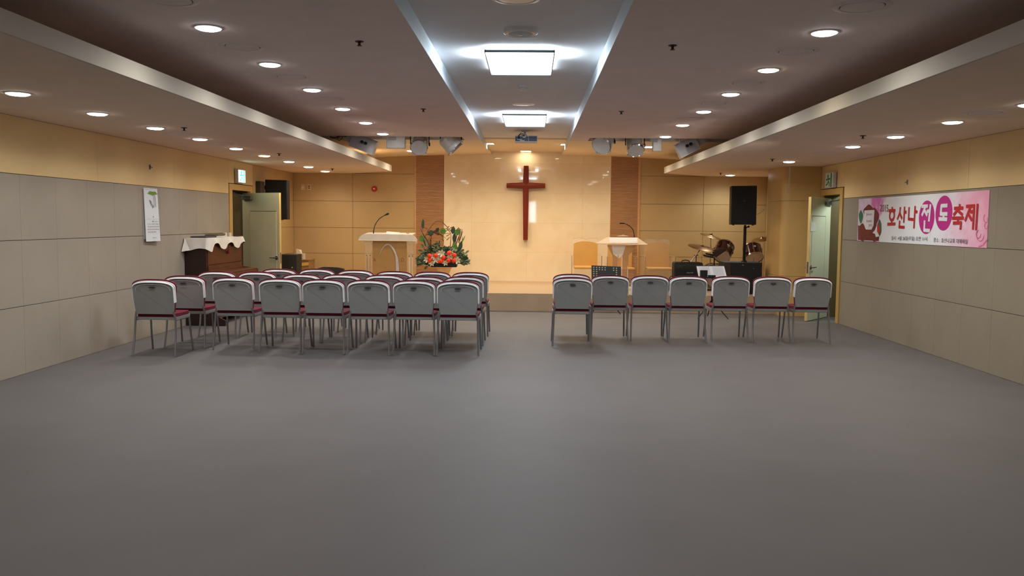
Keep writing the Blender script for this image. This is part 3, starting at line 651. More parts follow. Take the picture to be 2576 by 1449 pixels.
# rose picture with white tag
def blob(pts, m, nm, off):
    mb = MB(); mb.add([wx(*p_, off) for p_ in pts][::-1], [tuple(range(len(pts)))]); build(nm, mb, m, t)
def rose(cx, cy, rx, ry, m, nm, off, wob=.12, n=20):
    blob([(cx+rx*math.cos(2*math.pi*k/n)*(1+wob*math.sin(3*2*math.pi*k/n+cx)), cy+ry*math.sin(2*math.pi*k/n)*(1+wob*math.cos(4*2*math.pi*k/n))) for k in range(n)], m, nm, off)
M_rose = mat('rose_dark', (110, 14, 22), .5, var=.5, scale=14); M_leaf2 = mat('rose_leaf', (20, 110, 70), .5, var=.3, scale=20)
rose(185, 540, 38, 110, M_leaf2, 'leaf_print', .0015); rose(520, 740, 40, 140, M_leaf2, 'leaf_print', .0015)
rose(330, 460, 95, 130, M_rose, 'rose_print', .002); rose(215, 820, 82, 148, M_rose, 'rose_print', .0024); rose(430, 820, 100, 150, M_rose, 'rose_print', .0021); rose(430, 540, 78, 150, M_rose, 'rose_print', .0022)
blob([(135, 690), (135, 955), (505, 975), (520, 880), (300, 760)], M_rose, 'rose_print', .0023)
rose(505, 770, 32, 90, mat('rose_red', (190, 40, 36), .5), 'rose_print', .0028)
blob([(250, 425), (432, 415), (415, 690), (380, 770), (275, 768), (243, 680)], M_wh, 'tag_print', .003)
blob([(478, 670), (440, 780), (395, 830), (440, 845), (455, 905), (525, 890), (480, 810)], M_wh, 'ribbon_print', .0032)
mp_ = mat('tag_pink', (200, 110, 130), .5)
wtext('Jesus', (282, 530), (385, 525), (283, 470), mp_, 'tag_lettering', .0045); wtext('loves', (290, 640), (385, 635), (292, 585), mp_, 'tag_lettering', .0045); wtext('you', (325, 735), (390, 732), (328, 675), mp_, 'tag_lettering', .0045)
# swirl of pale petals at the right end
mb = MB(); Mpet = mat('banner_petal_line', (222, 120, 158), .5, var=.2)
random.seed(5)
for (cx, cy, rr) in ((2330, 860, 130), (2300, 850, 80), (2440, 560, 90), (2440, 700, 60)):
    pts = [(min(2465, cx+rr*.55*math.cos(a*.35)*(1-a*.02)), min(1060, cy+rr*math.sin(a*.35)*(1-a*.02))) for a in range(13)]
    mb = MB(); mb.stroke([wx(*p_, .002) for p_ in pts], .008, NB, 0); build('petal_print', mb, Mpet, t)
mb = MB(); mb.stroke([wx(*p_, .002) for p_ in ((2460, 950), (2380, 1050), (2310, 1078))], .014, NB, 0)
build('petal_print', mb, Mpet, t)

# ------------------------------------------------------------------ piano with cloth
M_wood = mat('piano_wood', (86, 42, 22), .35, var=.18, scale=4, stretch=(1, 1, 5)); M_woodd = mat('piano_dark', (44, 22, 16), .4)
PY0, PY1, PX0, PX1, PZ = 11.9, 13.38, XL+.003, -4.59, 1.245
t = thing('upright_piano', 'brown upright piano against the left wall under a white cloth', 'piano', ((PX0+PX1)/2, (PY0+PY1)/2, 0))
mb = MB(); mb.box(PX0, PX1-.012, PY0+.02, PY1-.02, .10, PZ-.03); build('cabinet', mb, M_wood, t)
for y in (PY0, PY1-.03):
    mb = MB(); mb.prism([(PX0, 0), (-4.33, 0), (-4.33, .08), (-4.45, .14), (-4.45, .55), (-4.33, .62), (-4.33, .74), (PX1, .78), (PX1, PZ-.03), (PX0, PZ-.03)], (0, y, 0), (1, 0, 0), (0, 0, 1), (0, .03, 0)); build('side_panel', mb, M_woodd if y == PY0 else M_wood, t, bevel=.003)
mb = MB(); mb.box(PX1-.012, PX1+.004, PY0+.05, PY1-.05, .86, PZ-.05); build('upper_panel', mb, M_wood, t, bevel=.003)
mb = MB(); mb.box(PX1-.01, PX1+.012, PY0+.05, PY1-.05, .79, .85); mb.box(PX1, PX1+.03, PY0+.04, PY1-.04, .755, .79); build('music_ledge', mb, M_wood, t, bevel=.004)
mb = MB(); mb.box(PX1-.01, -4.335, PY0+.03, PY1-.03, .60, .735); build('key_slip', mb, M_wood, t, bevel=.006)
mb = MB(); mb.box(PX1-.0, -4.34, PY0+.03, PY1-.03, .737, .757); build('keyboard_lid', mb, M_wood, t, bevel=.006)
mb = MB(); mb.box(PX0, PX1+.015, PY0-.015, PY1+.015, PZ-.03, PZ-.004); build('top_lid', mb, M_wood, t, bevel=.004)
mb = MB(); mb.box(-4.45, -4.44, PY0+.05, PY1-.05, .1, .58); build('lower_panel', mb, M_wood, t)
# cloth: top sheet plus drape with scalloped hem
mb = MB(); n_ = 96; path = []
def per(k):      # perimeter near end -> front -> far end
    a = [(PX0+.005, PY0-.018), (PX1+.02, PY0-.018), (PX1+.02, PY1+.02), (PX0+.005, PY1+.02)]
    L1, L2, L3 = .36, PY1-PY0+.038, .36; s = k*(L1+L2+L3)
    if s < L1: f = s/L1; return V((a[0][0]+(a[1][0]-a[0][0])*f, a[0][1], 0)), V((0, -1, 0)), s
    if s < L1+L2: f = (s-L1)/L2; return V((a[1][0], a[1][1]+(a[2][1]-a[1][1])*f, 0)), V((1, 0, 0)), s
    f = (s-L1-L2)/L3; return V((a[2][0]+(a[3][0]-a[2][0])*f, a[2][1], 0)), V((0, 1, 0)), s
rows_ = 7; vs = []
for j in range(rows_):
    for k in range(n_+1):
        p_, nn, s = per(k/n_)
        if s < .36: drop = .145+.03*(1-s/.36)+.01*math.sin(s*20)
        elif s > .36+(PY1-PY0+.038): drop = .12
        else:
            f = (s-.36)/(PY1-PY0+.038)
            drop = .125+.035*math.sin(f*math.pi*5.2+1.2)+.015*math.cos(f*17)
            if f < .16: drop += .05*(1-abs(f-.09)/.09) if abs(f-.09) < .09 else 0
        q = j/(rows_-1); out = .004+.03*q*(.4+.6*abs(math.sin(s*11)))
        vs.append(p_+nn*out+V((0, 0, PZ-drop*q)))
mb.add(vs, [(j*(n_+1)+k, j*(n_+1)+k+1, (j+1)*(n_+1)+k+1, (j+1)*(n_+1)+k) for j in range(rows_-1) for k in range(n_)], 0, True)
mb.add([(PX0+.005, PY0-.022, PZ), (PX1+.024, PY0-.022, PZ), (PX1+.024, PY1+.024, PZ), (PX0+.005, PY1+.024, PZ)], [(0, 1, 2, 3)])
mb.add([(PX0+.02, PY0-.03, PZ-.004), (PX0+.01, PY0-.13, PZ-.19), (PX0+.10, PY0-.05, PZ-.17)], [(0, 1, 2)])
cl = build('piano_cloth', mb, mat('white_cloth', (222, 218, 208), .85, var=.06, scale=14, bump=.3)); tag(cl, 'white lace-edged cloth draped over the piano top', 'cloth')
p = V((PX1+.03, 12.72, PZ-.13)); mb = MB(); mb.cyl(p, p-V((0, 0, .05)), .004, n=8); mb.lathe(p-V((0, 0, .12)), [(.026, 0), (.022, .04), (.012, .06), (.012, .07)], n=14); tag(build('tassel', mb, mat('tassel_red', (96, 12, 30), .8)), 'dark red tassel hanging at the front of the piano', 'tassel')
mb = MB(); mb.box(XL+.05, -4.63, 12.0, 12.42, PZ+.001, PZ+.022); tag(build('folder', mb, mat('folder_dark', (46, 52, 60), .5), bevel=.003), 'dark flat folder on the near end of the piano cloth', 'folder')
mb = MB(); mb.obox((-4.74, 12.66, PZ+.034), (.10, 0, .0), (0, .15, .008), (0, -.0005, .014)); tag(build('hymn_book', mb, mat('book_cover', (92, 82, 60), .6), bevel=.003), 'open brown covered book lying mid piano top', 'book')
mb = MB(); mb.box(-4.67, -4.58, 12.5, 12.62, PZ+.003, PZ+.02); tag(build('paper_stack', mb, M_white), 'small stack of white paper at the front of the piano top', 'paper')
for y, s in ((13.02, 'nearer'), (13.22, 'farther')):
    mb = MB(); mb.lathe((-4.72, y, PZ+.001), [(.024, 0), (.030, .06), (.028, .06), (.022, .004)], n=16); tag(build('paper_cup', mb, mat('cup_white', (216, 205, 196), .5)), f'{s} small white cup at the far end of the piano top', 'cup', 'cups on the piano')
mb = MB(); mb.box(-4.66, -4.575, 13.2, 13.40, PZ+.001, PZ+.012); tag(build('tray', mb, mat('tray_dark', (60, 56, 50), .5)), 'thin dark tray by the cups on the piano', 'tray')

# ------------------------------------------------------------------ corner behind the left door
A, B_ = onY(704, 640, 15.2), onY(746, 640, 15.2)
zt_ = (A.z+B_.z)/2
t = thing('monitor_speaker', 'black box speaker on the stage beside the open left door', 'speaker', ((A.x+B_.x)/2, 15.35, .3))
mb = MB(); mb.box(A.x, B_.x, 15.2, 15.55, .3, zt_); build('cabinet', mb, mat('cabinet_black', (24, 22, 18), .6), t, bevel=.012)
mb = MB(); mb.box(A.x+.015, A.x+.15, 15.192, 15.199, .34, zt_-.03); build('grille', mb, M_grille, t)
mb = MB(); mb.box(A.x+.21, A.x+.23, 15.19, 15.199, zt_-.2, zt_-.11); mb.box(A.x+.21, A.x+.235, 15.188, 15.199, zt_-.245, zt_-.225, 1); build('side_slot', mb, [M_black, M_chrome], t)
A, B_ = onY(730, 655, 16.4), onY(777, 655, 16.4); zc_ = A.z+.0
t = thing('side_cabinet', 'low tan wooden cabinet in the left stage corner', 'cabinet', ((A.x+B_.x)/2, 16.6, .3))
mb = MB(); mb.box(A.x, B_.x, 16.4, 16.85, .3, zc_); build('body', mb, mat('cabinet_tan', (150, 112, 70), .5), t, bevel=.004)
mb = MB(); mb.box(A.x-.01, B_.x+.01, 16.38, 16.86, zc_, zc_+.02); build('top', mb, mat('cabinet_tan', (176, 128, 72)), t, bevel=.003)
q = onY(768, 663, 16.39); mb = MB(); mb.obox((q.x, 16.376, q.z-.01), (.07, 0, .008), (0, .002, 0), (0, 0, .03)); build('yellow_note', mb, mat('note_yellow', (214, 168, 80), .7), t)
q = onY(757, 646, 16.5); mb = MB(); mb.box(q.x-.075, q.x+.075, 16.42, 16.55, zc_+.021, zc_+.135, 0)
t = thing('patterned_box', 'white box with dark pattern on the tan corner cabinet', 'box', (q.x, 16.5, zc_+.021)); build('carton', mb, mat('carton_white', (205, 190, 168), .6), t, bevel=.002)
mb = MB()
for k in range(9): a = random.random()*.11-.055; c_ = random.random()*.08+.035; mb.obox((q.x+a, 16.418, zc_+c_), (.008, 0, .006), (0, .001, 0), (-.003, 0, .004))
build('print', mb, mat('ink', (60, 62, 70)), t)
q2 = onY(745, 640, 16.5); t = thing('tissue_box', 'pale box topped by a white tissue next to the patterned box', 'tissue box', (q2.x, 16.6, zc_+.021))
mb = MB(); mb.box(q2.x-.10, q2.x+.05, 16.6, 16.72, zc_+.021, zc_+.13); build('carton', mb, mat('carton_beige', (190, 160, 120), .6), t, bevel=.002)
mb = MB(); c0 = V((q2.x+.02, 16.65, zc_+.13)); ring = []
mb.add([c0+V((-.05, -.02, 0)), c0+V((.05, -.02, 0)), c0+V((.055, .02, 0)), c0+V((-.045, .02, 0)), c0+V((-.06, -.02, .085)), c0+V((0.0, -.03, .07)), c0+V((.045, -.01, .068)), c0+V((.03, .02, .06))], [(0, 1, 5, 4), (1, 2, 6, 5), (2, 3, 7, 6), (3, 0, 4, 7), (4, 5, 6, 7)], 0, True); build('tissue', mb, mat('tissue_white', (236, 226, 214), .8), t)
# dark upholstered chair back partly hidden by the front row
A, B_ = onY(800, 676, 14.0), onY(868, 676, 14.0)
t = thing('dark_padded_chair', 'dark padded chair whose rounded back shows behind the front row', 'chair', ((A.x+B_.x)/2, 14.0, 0)); cx = (A.x+B_.x)/2; hw = (B_.x-A.x)/2; zt_ = A.z+.02
poly = [(-hw, -.34), (hw, -.34), (hw, -.05), (hw*.93, -.012), (hw*.5, .006), (0, .012), (-hw*.6, .012), (-hw*.95, -.01), (-hw, -.04)]
M_dk = mat('dark_leatherette', (52, 46, 36), .5)
mb = MB(); mb.prism(poly, (cx, 13.95, zt_), (1, 0, 0), (0, 0, 1), (0, .07, 0), 0); build('backrest', mb, M_dk, t, bevel=.015)
mb = MB(); mb.box(cx-.23, cx+.23, 13.98, 14.40, .40, .47); build('seat', mb, M_dk, t, bevel=.02)
for a in (-.2, .2):
    for y in (13.98, 14.36): mb = MB(); mb.cyl((cx+a, y, 0), (cx+a, y, .42 if y > 14.1 else zt_-.3), .013, n=10); build('leg', mb, M_blackmet, t)

# ------------------------------------------------------------------ pulpit (acrylic)
yp = 15.35
def pp(x, y, dy=0): return onY(x, y, yp+dy)
t = thing('pulpit', 'wide acrylic pulpit with a pale rounded top at stage left', 'pulpit', (pp(976, 600).x, yp+.2, .3))
ptop = [(901.5, 603.5), (902.5, 600), (906, 594.5), (912, 590), (918, 588.6), (975, 589.2), (1032, 590.3), (1040, 592.5), (1046, 598), (1049.5, 604), (1047, 605.8)]
base = pp(975, 600); poly = [((pp(*q).x-base.x), (pp(*q).z-base.z)) for q in ptop][::-1]
mb = MB(); mb.prism(poly, base, (1, 0, 0), (0, 0, 1), (0, .03, 0)); build('front_fascia', mb, M_acrf, t, bevel=.004)
zt_ = pp(975, 589).z; mb = MB(); mb.obox((base.x, yp+.27, zt_+.0), (.44, 0, 0), (0, .235, .012), (0, -.001, .008)); build('reading_top', mb, M_acrf, t)
mb = MB(); a, c_ = pp(902, 604.5), pp(1049, 606.5); mb.tube([a, c_], .008); build('lower_rim', mb, mat('rim_cream', (240, 222, 190), .3), t)
x0, x1 = pp(936, 650).x, pp(1022, 650).x; ztp = pp(975, 606).z
mb = MB(); mb.box(x0, x1, yp+.06, yp+.075, .32, ztp); build('front_panel', mb, mat('pulpit_panel', (186, 146, 90), .35, alpha=.9), t)
M_letter = mat('letter_brown', (118, 70, 34), .6)
for ch, xa in (('Α', 938.5), ('Ω', 1009)):
    o = onY(xa, 658, yp+.058); u = onY(xa+7, 658, yp+.058)-o; v_ = onY(xa, 649, yp+.058)-o; text_mesh(ch, o, u, v_, 'letter', M_letter, t)
mb = MB(); pts = [(956, 640), (960, 629), (966, 620), (971, 616), (976, 614.5), (981, 617), (986, 622), (991, 630), (995, 639), (998, 650), (999.5, 668), (1000, 690), (1000, 700)]
mb.tube([onY(x, y, yp+.052) for x, y in pts[:5]], [.004, .006, .008, .010, .012]); mb.tube([onY(x, y, yp+.052) for x, y in pts[4:]], [.012, .014, .016, .018, .018, .024, .03, .03, .03]); build('frosted_arch', mb, mat('frost_white', (225, 220, 218), .4, alpha=.75), t)
for xa, xb in ((917, 934), (1024, 1041)):
    a, c_ = pp(xa, 606), pp(xb, 606)
    mb = MB(); mb.box(a.x, c_.x, yp+.05, yp+.07, .32, ztp); mb.box(a.x, a.x+.012, yp+.07, yp+.35, .32, ztp); mb.box(c_.x-.012, c_.x, yp+.07, yp+.35, .32, ztp); build('side_post', mb, M_acr, t)
    mb = MB(); mb.box(a.x-.02, c_.x+.02, yp+.03, yp+.4, ztp-.05, ztp-.005); build('capital', mb, mat('capital_acrylic', (236, 220, 196), .2, alpha=.4), t, bevel=.01)
    mb = MB(); zr = pp(0, 633).z
    for x in (a.x+.03, c_.x-.03): mb.cyl((x, yp+.045, zr), (x, yp+.05, zr), .010, n=12)
    build('bolt', mb, mat('bolt_brown', (110, 80, 60), .4, .5), t)
    mb = MB(); mb.box(a.x+.03, a.x+.045, yp+.04, yp+.049, .32, zr-.03); mb.box(c_.x-.035, c_.x-.028, yp+.04, yp+.049, .32, zr-.03); build('edge_strip', mb, mat('rim_cream', (240, 222, 190)) if xa > 1000 else M_acre, t)
mb = MB(); mb.box(pp(915, 600).x, pp(1043, 600).x, yp+.02, yp+.45, .3, .322); build('base_plate', mb, M_acrf, t)
q = onY(985, 586, yp+.2); mb = MB(); mb.obox(q+V((.02, 0, -.004)), (.12, 0, -.008), (0, .09, .02), (0, 0, .003)); tag(build('open_paper', mb, M_white), 'cream papers lying on the pulpit top', 'paper')
q = onY(1026, 587, yp+.3); mb = MB(); mb.lathe((q.x, yp+.3, q.z-.022), [(.022, 0), (.026, .03), (.018, .036)], n=16); tag(build('small_bowl', mb, mat('brass', (190, 140, 60), .3, .8)), 'tiny brass bowl at the right end of the pulpit top', 'bowl')
def gooseneck(pts, Y, dz0, label, headr=.018):
    P_ = [onY(x, y, Y) for x, y in pts]; base_ = V((P_[0].x, Y, dz0)); t = thing('microphone', label, 'microphone', base_, 'gooseneck microphones')
    mb = MB(); mb.tube([base_]+P_, [.010, .010]+[.0075]*(len(P_)-1)); build('gooseneck', mb, M_black, t)
    mb = MB(); d_ = (P_[-1]-P_[-2]).normalized(); mb.lathe(P_[-1]-d_*.05, [(.009, 0), (.012, .02), (headr, .045), (headr*1.05, .065), (headr*.8, .08), (.004, .088)], axis=d_, n=18); build('capsule', mb, M_grille, t)
    mb = MB(); mb.lathe(base_, [(.022, 0), (.02, .012), (.011, .02)], n=16); build('socket', mb, M_black, t)
gooseneck([(939.7, 583), (941, 575), (943.5, 566), (948, 558), (955, 549.5), (962, 545), (968, 541.5), (974, 538.8)], yp+.25, zt_-.01, 'black gooseneck microphone bending right on the pulpit')

# ------------------------------------------------------------------ flower stand and arrangement
yf = 16.25
def fz(zx, zy, dy=0): return onY(1030+zx/9.06, 540+zy/9.06, yf+dy)
c = fz(775, 1190); t = thing('flower_pedestal', 'cream fluted pedestal under the flower arrangement', 'pedestal', (c.x, yf, .3)); H = c.z-.3
prof = [(.17, 0), (.17, .03), (.13, .05), (.10, .10), (.085, .2), (.085, H-.28), (.10, H-.16), (.135, H-.05), (.15, H-.02)]
mb = MB(); n = 40; d = len(prof); vs = []
for r_, h_ in prof:
    for k in range(n):
        rr = r_*(1-.06*(k % 2)); vs.append((c.x+rr*math.cos(2*math.pi*k/n), yf+rr*math.sin(2*math.pi*k/n), .3+h_))
mb.add(vs, [(i*n+k, i*n+(k+1) % n, (i+1)*n+(k+1) % n, (i+1)*n+k) for i in range(d-1) for k in range(n)]+[tuple((d-1)*n+k for k in range(n))], 0, True)
M_ped = mat('pedestal_cream', (222, 182, 130), .5); build('shaft', mb, M_ped, t)
mb = MB(); mb.lathe((c.x, yf, .3+H-.02), [(.155, 0), (.165, .008), (.165, .018)], n=32); build('top_plate', mb, M_ped, t)
zf = .3+H-.001
t = thing('flower_arrangement', 'arrangement of white lilies, orange-red blooms, greenery and arching twigs', 'flower arrangement', (c.x, yf, zf))
mb = MB(); a, b2 = fz(500, 1180), fz(1080, 1180); mb.prism([(a.x, 0), (b2.x, 0), (b2.x+.02, .085), (a.x-.02, .085)], (0, yf-.09, zf), (1, 0, 0), (0, 0, 1), (0, .18, 0)); build('tray', mb, mat('tray_black', (14, 18, 18), .4), t, bevel=.006)
random.seed(11)
def leaf(mb, p, d_, L_, W_, mi=0, cup=.15, up=None):
    d_ = V(d_).normalized(); up = V(up) if up else V((random.uniform(-.5, .5), -1, random.uniform(-.2, .8)))
    s_ = d_.cross(up).normalized(); n_ = s_.cross(d_).normalized(); p = V(p)
    prof_ = [(0, .12), (.2, .75), (.45, 1), (.7, .8), (.88, .4), (1, .02)]
    vs = []
    for f, w_ in prof_:
        m_ = p+d_*L_*f-n_*L_*cup*f*f; vs += [m_-s_*W_*w_/2+n_*W_*.15*w_, m_, m_+s_*W_*w_/2+n_*W_*.15*w_]
    fs = []
    for i in range(len(prof_)-1): fs += [(3*i, 3*i+1, 3*i+4, 3*i+3), (3*i+1, 3*i+2, 3*i+5, 3*i+4)]
    mb.add(vs, fs, mi, True)
G1 = mat('leaf_dark', (40, 66, 46), .5, var=.4, scale=30); G2 = mat('leaf_grey_green', (104, 124, 96), .55, var=.3, scale=30); G3 = mat('leaf_bright', (74, 118, 38), .45, var=.3, scale=30)
mb = MB()
for k in range(720):       # low mass of greenery
    a = random.random(); zx = 230+a*1080; edge = min(1, min(zx-200, 1330-zx)/260)**.7
    ztop = 690+60*math.sin(a*9) if zx < 700 else 770; zy = random.uniform(1150-(1150-ztop)*edge, 1165 if 470 < zx < 900 else 1120)
    p_ = fz(zx, zy, random.uniform(-.10, .12)); leaf(mb, p_, (random.uniform(-1, 1)+(zx-775)/500, random.uniform(-.8, .3), random.uniform(-.3, 1)), random.uniform(.045, .095), random.uniform(.022, .046), 1 if (random.random() < .38) else 0)
for (x, y, dx, dz) in ((300, 980, -1, .1), (280, 1140, -1, -.15), (240, 1000, -1, 0), (420, 1160, -.5, -.6), (1180, 1080, .8, -.8), (1230, 1040, 1, .05), (1270, 900, .8, .9), (1180, 1130, .9, .1), (310, 850, -.9, .3), (1200, 960, 1, -.2), (330, 770, -.6, .9), (1150, 860, .7, .5)):
    for j in range(3): leaf(mb, fz(x, y, -.03+.03*j), (dx, -.1+.1*j, dz+.15*(j-1)), .10, .035, 0 if j else 1)
build('foliage', mb, [G1, G2], t)['kind'] = 'stuff'
Mfl = mat('bloom_orange_red', (236, 62, 28), .6, var=.15, scale=60)
for (x, y) in ((455, 938), (598, 934), (900, 875), (1022, 922), (778, 978), (466, 1036), (728, 1058), (895, 1042), (1012, 1042), (672, 1075)):
    c_ = fz(x, y, -.20); mb = MB(); mb.ball(c_, .042 if x != 672 else .028, 14, 9)
    for i in range(len(mb.v)):
        mb.v[i] = c_+(mb.v[i]-c_)*(1+.10*math.sin(i*2.3))
    build('bloom', mb, Mfl, t)
Mli = mat('lily_white', (232, 232, 214), .5, var=.06, scale=20); Mlc = mat('lily_green_throat', (190, 200, 110), .5)
for (x, y, s) in ((740, 875, 1.15), (935, 955, 1.1), (615, 1020, 1.1), (1095, 1035, 1.15), (825, 1095, .95), (515, 1110, .9), (405, 1020, 1.0), (545, 945, .85), (700, 985, .8), (650, 890, .7)):
    c_ = fz(x, y, -.13); mb = MB(); a0 = random.random()*6
    for k in range(6):
        a = a0+k*math.pi/3; leaf(mb, c_, (math.cos(a), -.6, math.sin(a)), .098*s, .036*s, 0, cup=-.35, up=(0, -1, 0.01))
    mb.lathe(c_+V((0, .01, 0)), [(.004, 0), (.012, -.02)], axis=(0, 1, 0), n=8, mi=1)
    build('lily', mb, [Mli, Mlc], t)
mb = MB()    # twigs
def twig(pts, r0=.006, dy=0):
    P_ = [fz(x, y, dy+.03*math.sin(i*1.7)) for i, (x, y) in enumerate(pts)]; mb.tube(P_, [1.3*r0*(1-.5*i/(len(P_)-1)) for i in range(len(P_))], n=6)
twig([(430, 720), (360, 560), (300, 420), (262, 330), (275, 250)], .008); twig([(470, 760), (420, 600), (340, 480), (290, 400), (300, 300)], .009)
twig([(340, 520), (430, 360), (520, 240), (600, 155), (700, 150), (765, 185)], .005); twig([(765, 185), (850, 270), (940, 370), (1010, 430)], .006); twig([(765, 185), (730, 130), (690, 90)], .003)
twig([(480, 760), (490, 560), (500, 480)], .01); twig([(925, 780), (940, 600), (948, 460)], .007); twig([(980, 780), (1010, 640), (1010, 480)], .016); twig([(1000, 780), (1060, 560), (1090, 420)], .012); twig([(1040, 740), (1110, 540), (1160, 420)], .010); twig([(1130, 620), (1170, 480), (1200, 330)], .008); twig([(1140, 600), (1190, 460), (1212, 380)], .007); twig([(1120, 640), (1140, 480), (1165, 330)], .006)
for sx in range(12): 
    x = 380+sx*14; twig([(x, 470-sx*5), (x+60, 430-sx*6+random.randint(-20, 30)), (x+130, 400+random.randint(-60, 60)), (x+220+random.randint(-40, 40), 380+random.randint(-70, 90))], .006, dy=.02*random.uniform(-1, 1))
for (a, b2) in (((620, 460), (950, 425)), ((600, 450), (760, 350)), ((760, 350), (890, 300)), ((700, 440), (770, 560)), ((640, 420), (830, 540)), ((850, 320), (940, 430)), ((780, 400), (900, 340)), ((840, 490), (950, 440)), ((850, 580), (920, 510)), ((900, 265), (850, 320)), ((960, 285), (900, 330)), ((960, 285), (1000, 380)), ((1120, 300), (1050, 370)), ((1120, 300), (1170, 400)), ((1165, 330), (1110, 420)), ((400, 380), (470, 440)), ((330, 290), (430, 360)), ((480, 760), (380, 560)), ((480, 760), (430, 540)), ((500, 740), (450, 520)), ((780, 600), (700, 540))): twig([a, ((a[0]+b2[0])/2+8, (a[1]+b2[1])/2-8), b2], .006)
build('twigs', mb, mat('twig_brown', (112, 72, 50), .7, var=.25, scale=20), t)
for k, (x, y, dx, dz, L_, W_, m_) in enumerate(((300, 330, .05, 1, .20, .055, G1), (290, 620, -.2, 1, .13, .10, G3), (470, 490, .2, .9, .12, .11, G1), (610, 400, .4, .8, .10, .07, G1), (750, 440, .2, 1, .12, .12, G3), (985, 440, .1, 1, .15, .09, G1), (1090, 470, .1, 1, .13, .12, G3), (1010, 630, .1, 1, .19, .07, G1), (1050, 880, -.1, 1, .22, .10, G3), (1140, 830, .2, 1, .20, .08, G1), (1190, 650, .45, 1, .17, .018, G3), (1200, 690, .05, 1, .17, .016, G3), (1150, 720, -.2, 1, .16, .016, G3), (380, 740, -.35, 1, .24, .035, G1), (440, 760, -.45, 1, .26, .03, G2), (1260, 1050, 1, .02, .10, .035, G3))):
    mb = MB(); leaf(mb, fz(x, y, -.05), (dx, 0, dz), L_, W_, 0, cup=.05, up=(0.1, -1, .1)); build('large_leaf', mb, m_, t)

# ------------------------------------------------------------------ lectern on the right (clear acrylic)
yl = 15.6
def lp(zx, zy, dy=0): return onY(1430+zx/9.2, 550+zy/9.2, yl+dy)
c = lp(1240, 600); t = thing('lectern', 'clear acrylic lectern with flat top and Y-shaped stem at stage right', 'lectern', (c.x, yl+.15, .3))
zt_ = c.z; A, B_ = lp(640, 575), lp(1830, 600)
mb = MB(); mb.add([lp(650, 560), lp(1828, 592), lp(1828, 610), lp(660, 585), lp(900, 430, .4), lp(1600, 440, .4), lp(1600, 452, .4), lp(900, 442, .4)], [(0, 1, 5, 4), (3, 7, 6, 2), (0, 3, 2, 1), (1, 2, 6, 5), (0, 4, 7, 3), (4, 5, 6, 7)]); build('reading_top', mb, mat('frosted_top', (226, 205, 186), .25, alpha=.55), t)
mb = MB(); mb.tube([lp(650, 572, -.004), lp(1828, 602, -.004)], .007); build('front_edge', mb, mat('edge_glow', (245, 225, 210), .3), t)
mb = MB(); mb.prism([(x, z) for x, z in [((lp(*q, .3).x-c.x), (lp(*q, .3).z-c.z)) for q in ((1120, 405), (1400, 405), (1340, 388), (1275, 375), (1210, 388))]][::-1], V((c.x, yl+.36, c.z)), (1, 0, 0), (0, 0, 1), (0, .012, 0)); build('crest', mb, M_acrf, t)
for pts in (((905, 610), (1110, 610), (1190, 860), (1180, 1400), (1030, 1400), (1030, 850), (950, 700)), ((1330, 620), (1570, 610), (1520, 740), (1410, 840), (1390, 1400), (1265, 1400), (1265, 870))):
    q0 = lp(1240, 600); poly = [((lp(*q).x-q0.x), (lp(*q).z-q0.z)) for q in pts]; poly = [(x, max(z, .31-q0.z)) for x, z in poly][::-1]
    mb = MB(); mb.prism(poly, V((q0.x, yl+.10, q0.z-.005)), (1, 0, 0), (0, 0, 1), (0, .02, 0)); build('stem_panel', mb, mat('stem_acrylic', (206, 166, 122), .15, alpha=.55), t)
mb = MB(); q = lp(1252, 880); mb.box(q.x-.008, q.x+.006, yl+.08, yl+.1, .32, q.z); q = lp(1388, 1100); mb.box(q.x-.006, q.x+.004, yl+.09, yl+.1, .32, q.z); q = lp(1165, 850); mb.box(q.x-.004, q.x+.004, yl+.09, yl+.1, .32, q.z); build('stem_edge', mb, mat('edge_glow', (245, 225, 210)), t)
mb = MB(); q = lp(1215, 640); mb.prism([(-.16, .0), (-.13, -.17), (-.02, -.25), (.05, -.17), (.10, 0)][::-1], V((q.x, yl+.09, q.z+.02)), (1, 0, 0), (0, 0, 1), (0, .008, 0)); build('centre_emblem', mb, M_acrf, t)
mb = MB(); mb.box(lp(950, 0).x, lp(1560, 0).x, yl, yl+.42, .3, .322); build('base_plate', mb, M_acrf, t)
A, B_ = lp(945, 440, .1), lp(1610, 578, -.01)
mb = MB(); mb.obox(((A.x+B_.x)/2, yl+.06, (A.z+B_.z)/2+.006), ((B_.x-A.x)/2, 0, 0), (0, .052, (A.z-B_.z)/2), (0, -.002, .001)); tag(build('display_sheet', mb, mat('sheet_greyblue', (196, 190, 188), .4)), 'pale grey sheet lying across the acrylic lectern top', 'paper')
gooseneck([(1431+1525/9.2-1, 550+425/9.2), (1595.2, 590), (1593.5, 581), (1590.5, 575), (1585, 569.5), (1578, 565), (1571, 562.3), (1563.5, 561.5)], yl+.2, lp(1525, 455).z-.03, 'black gooseneck microphone bending left on the acrylic lectern', .013)

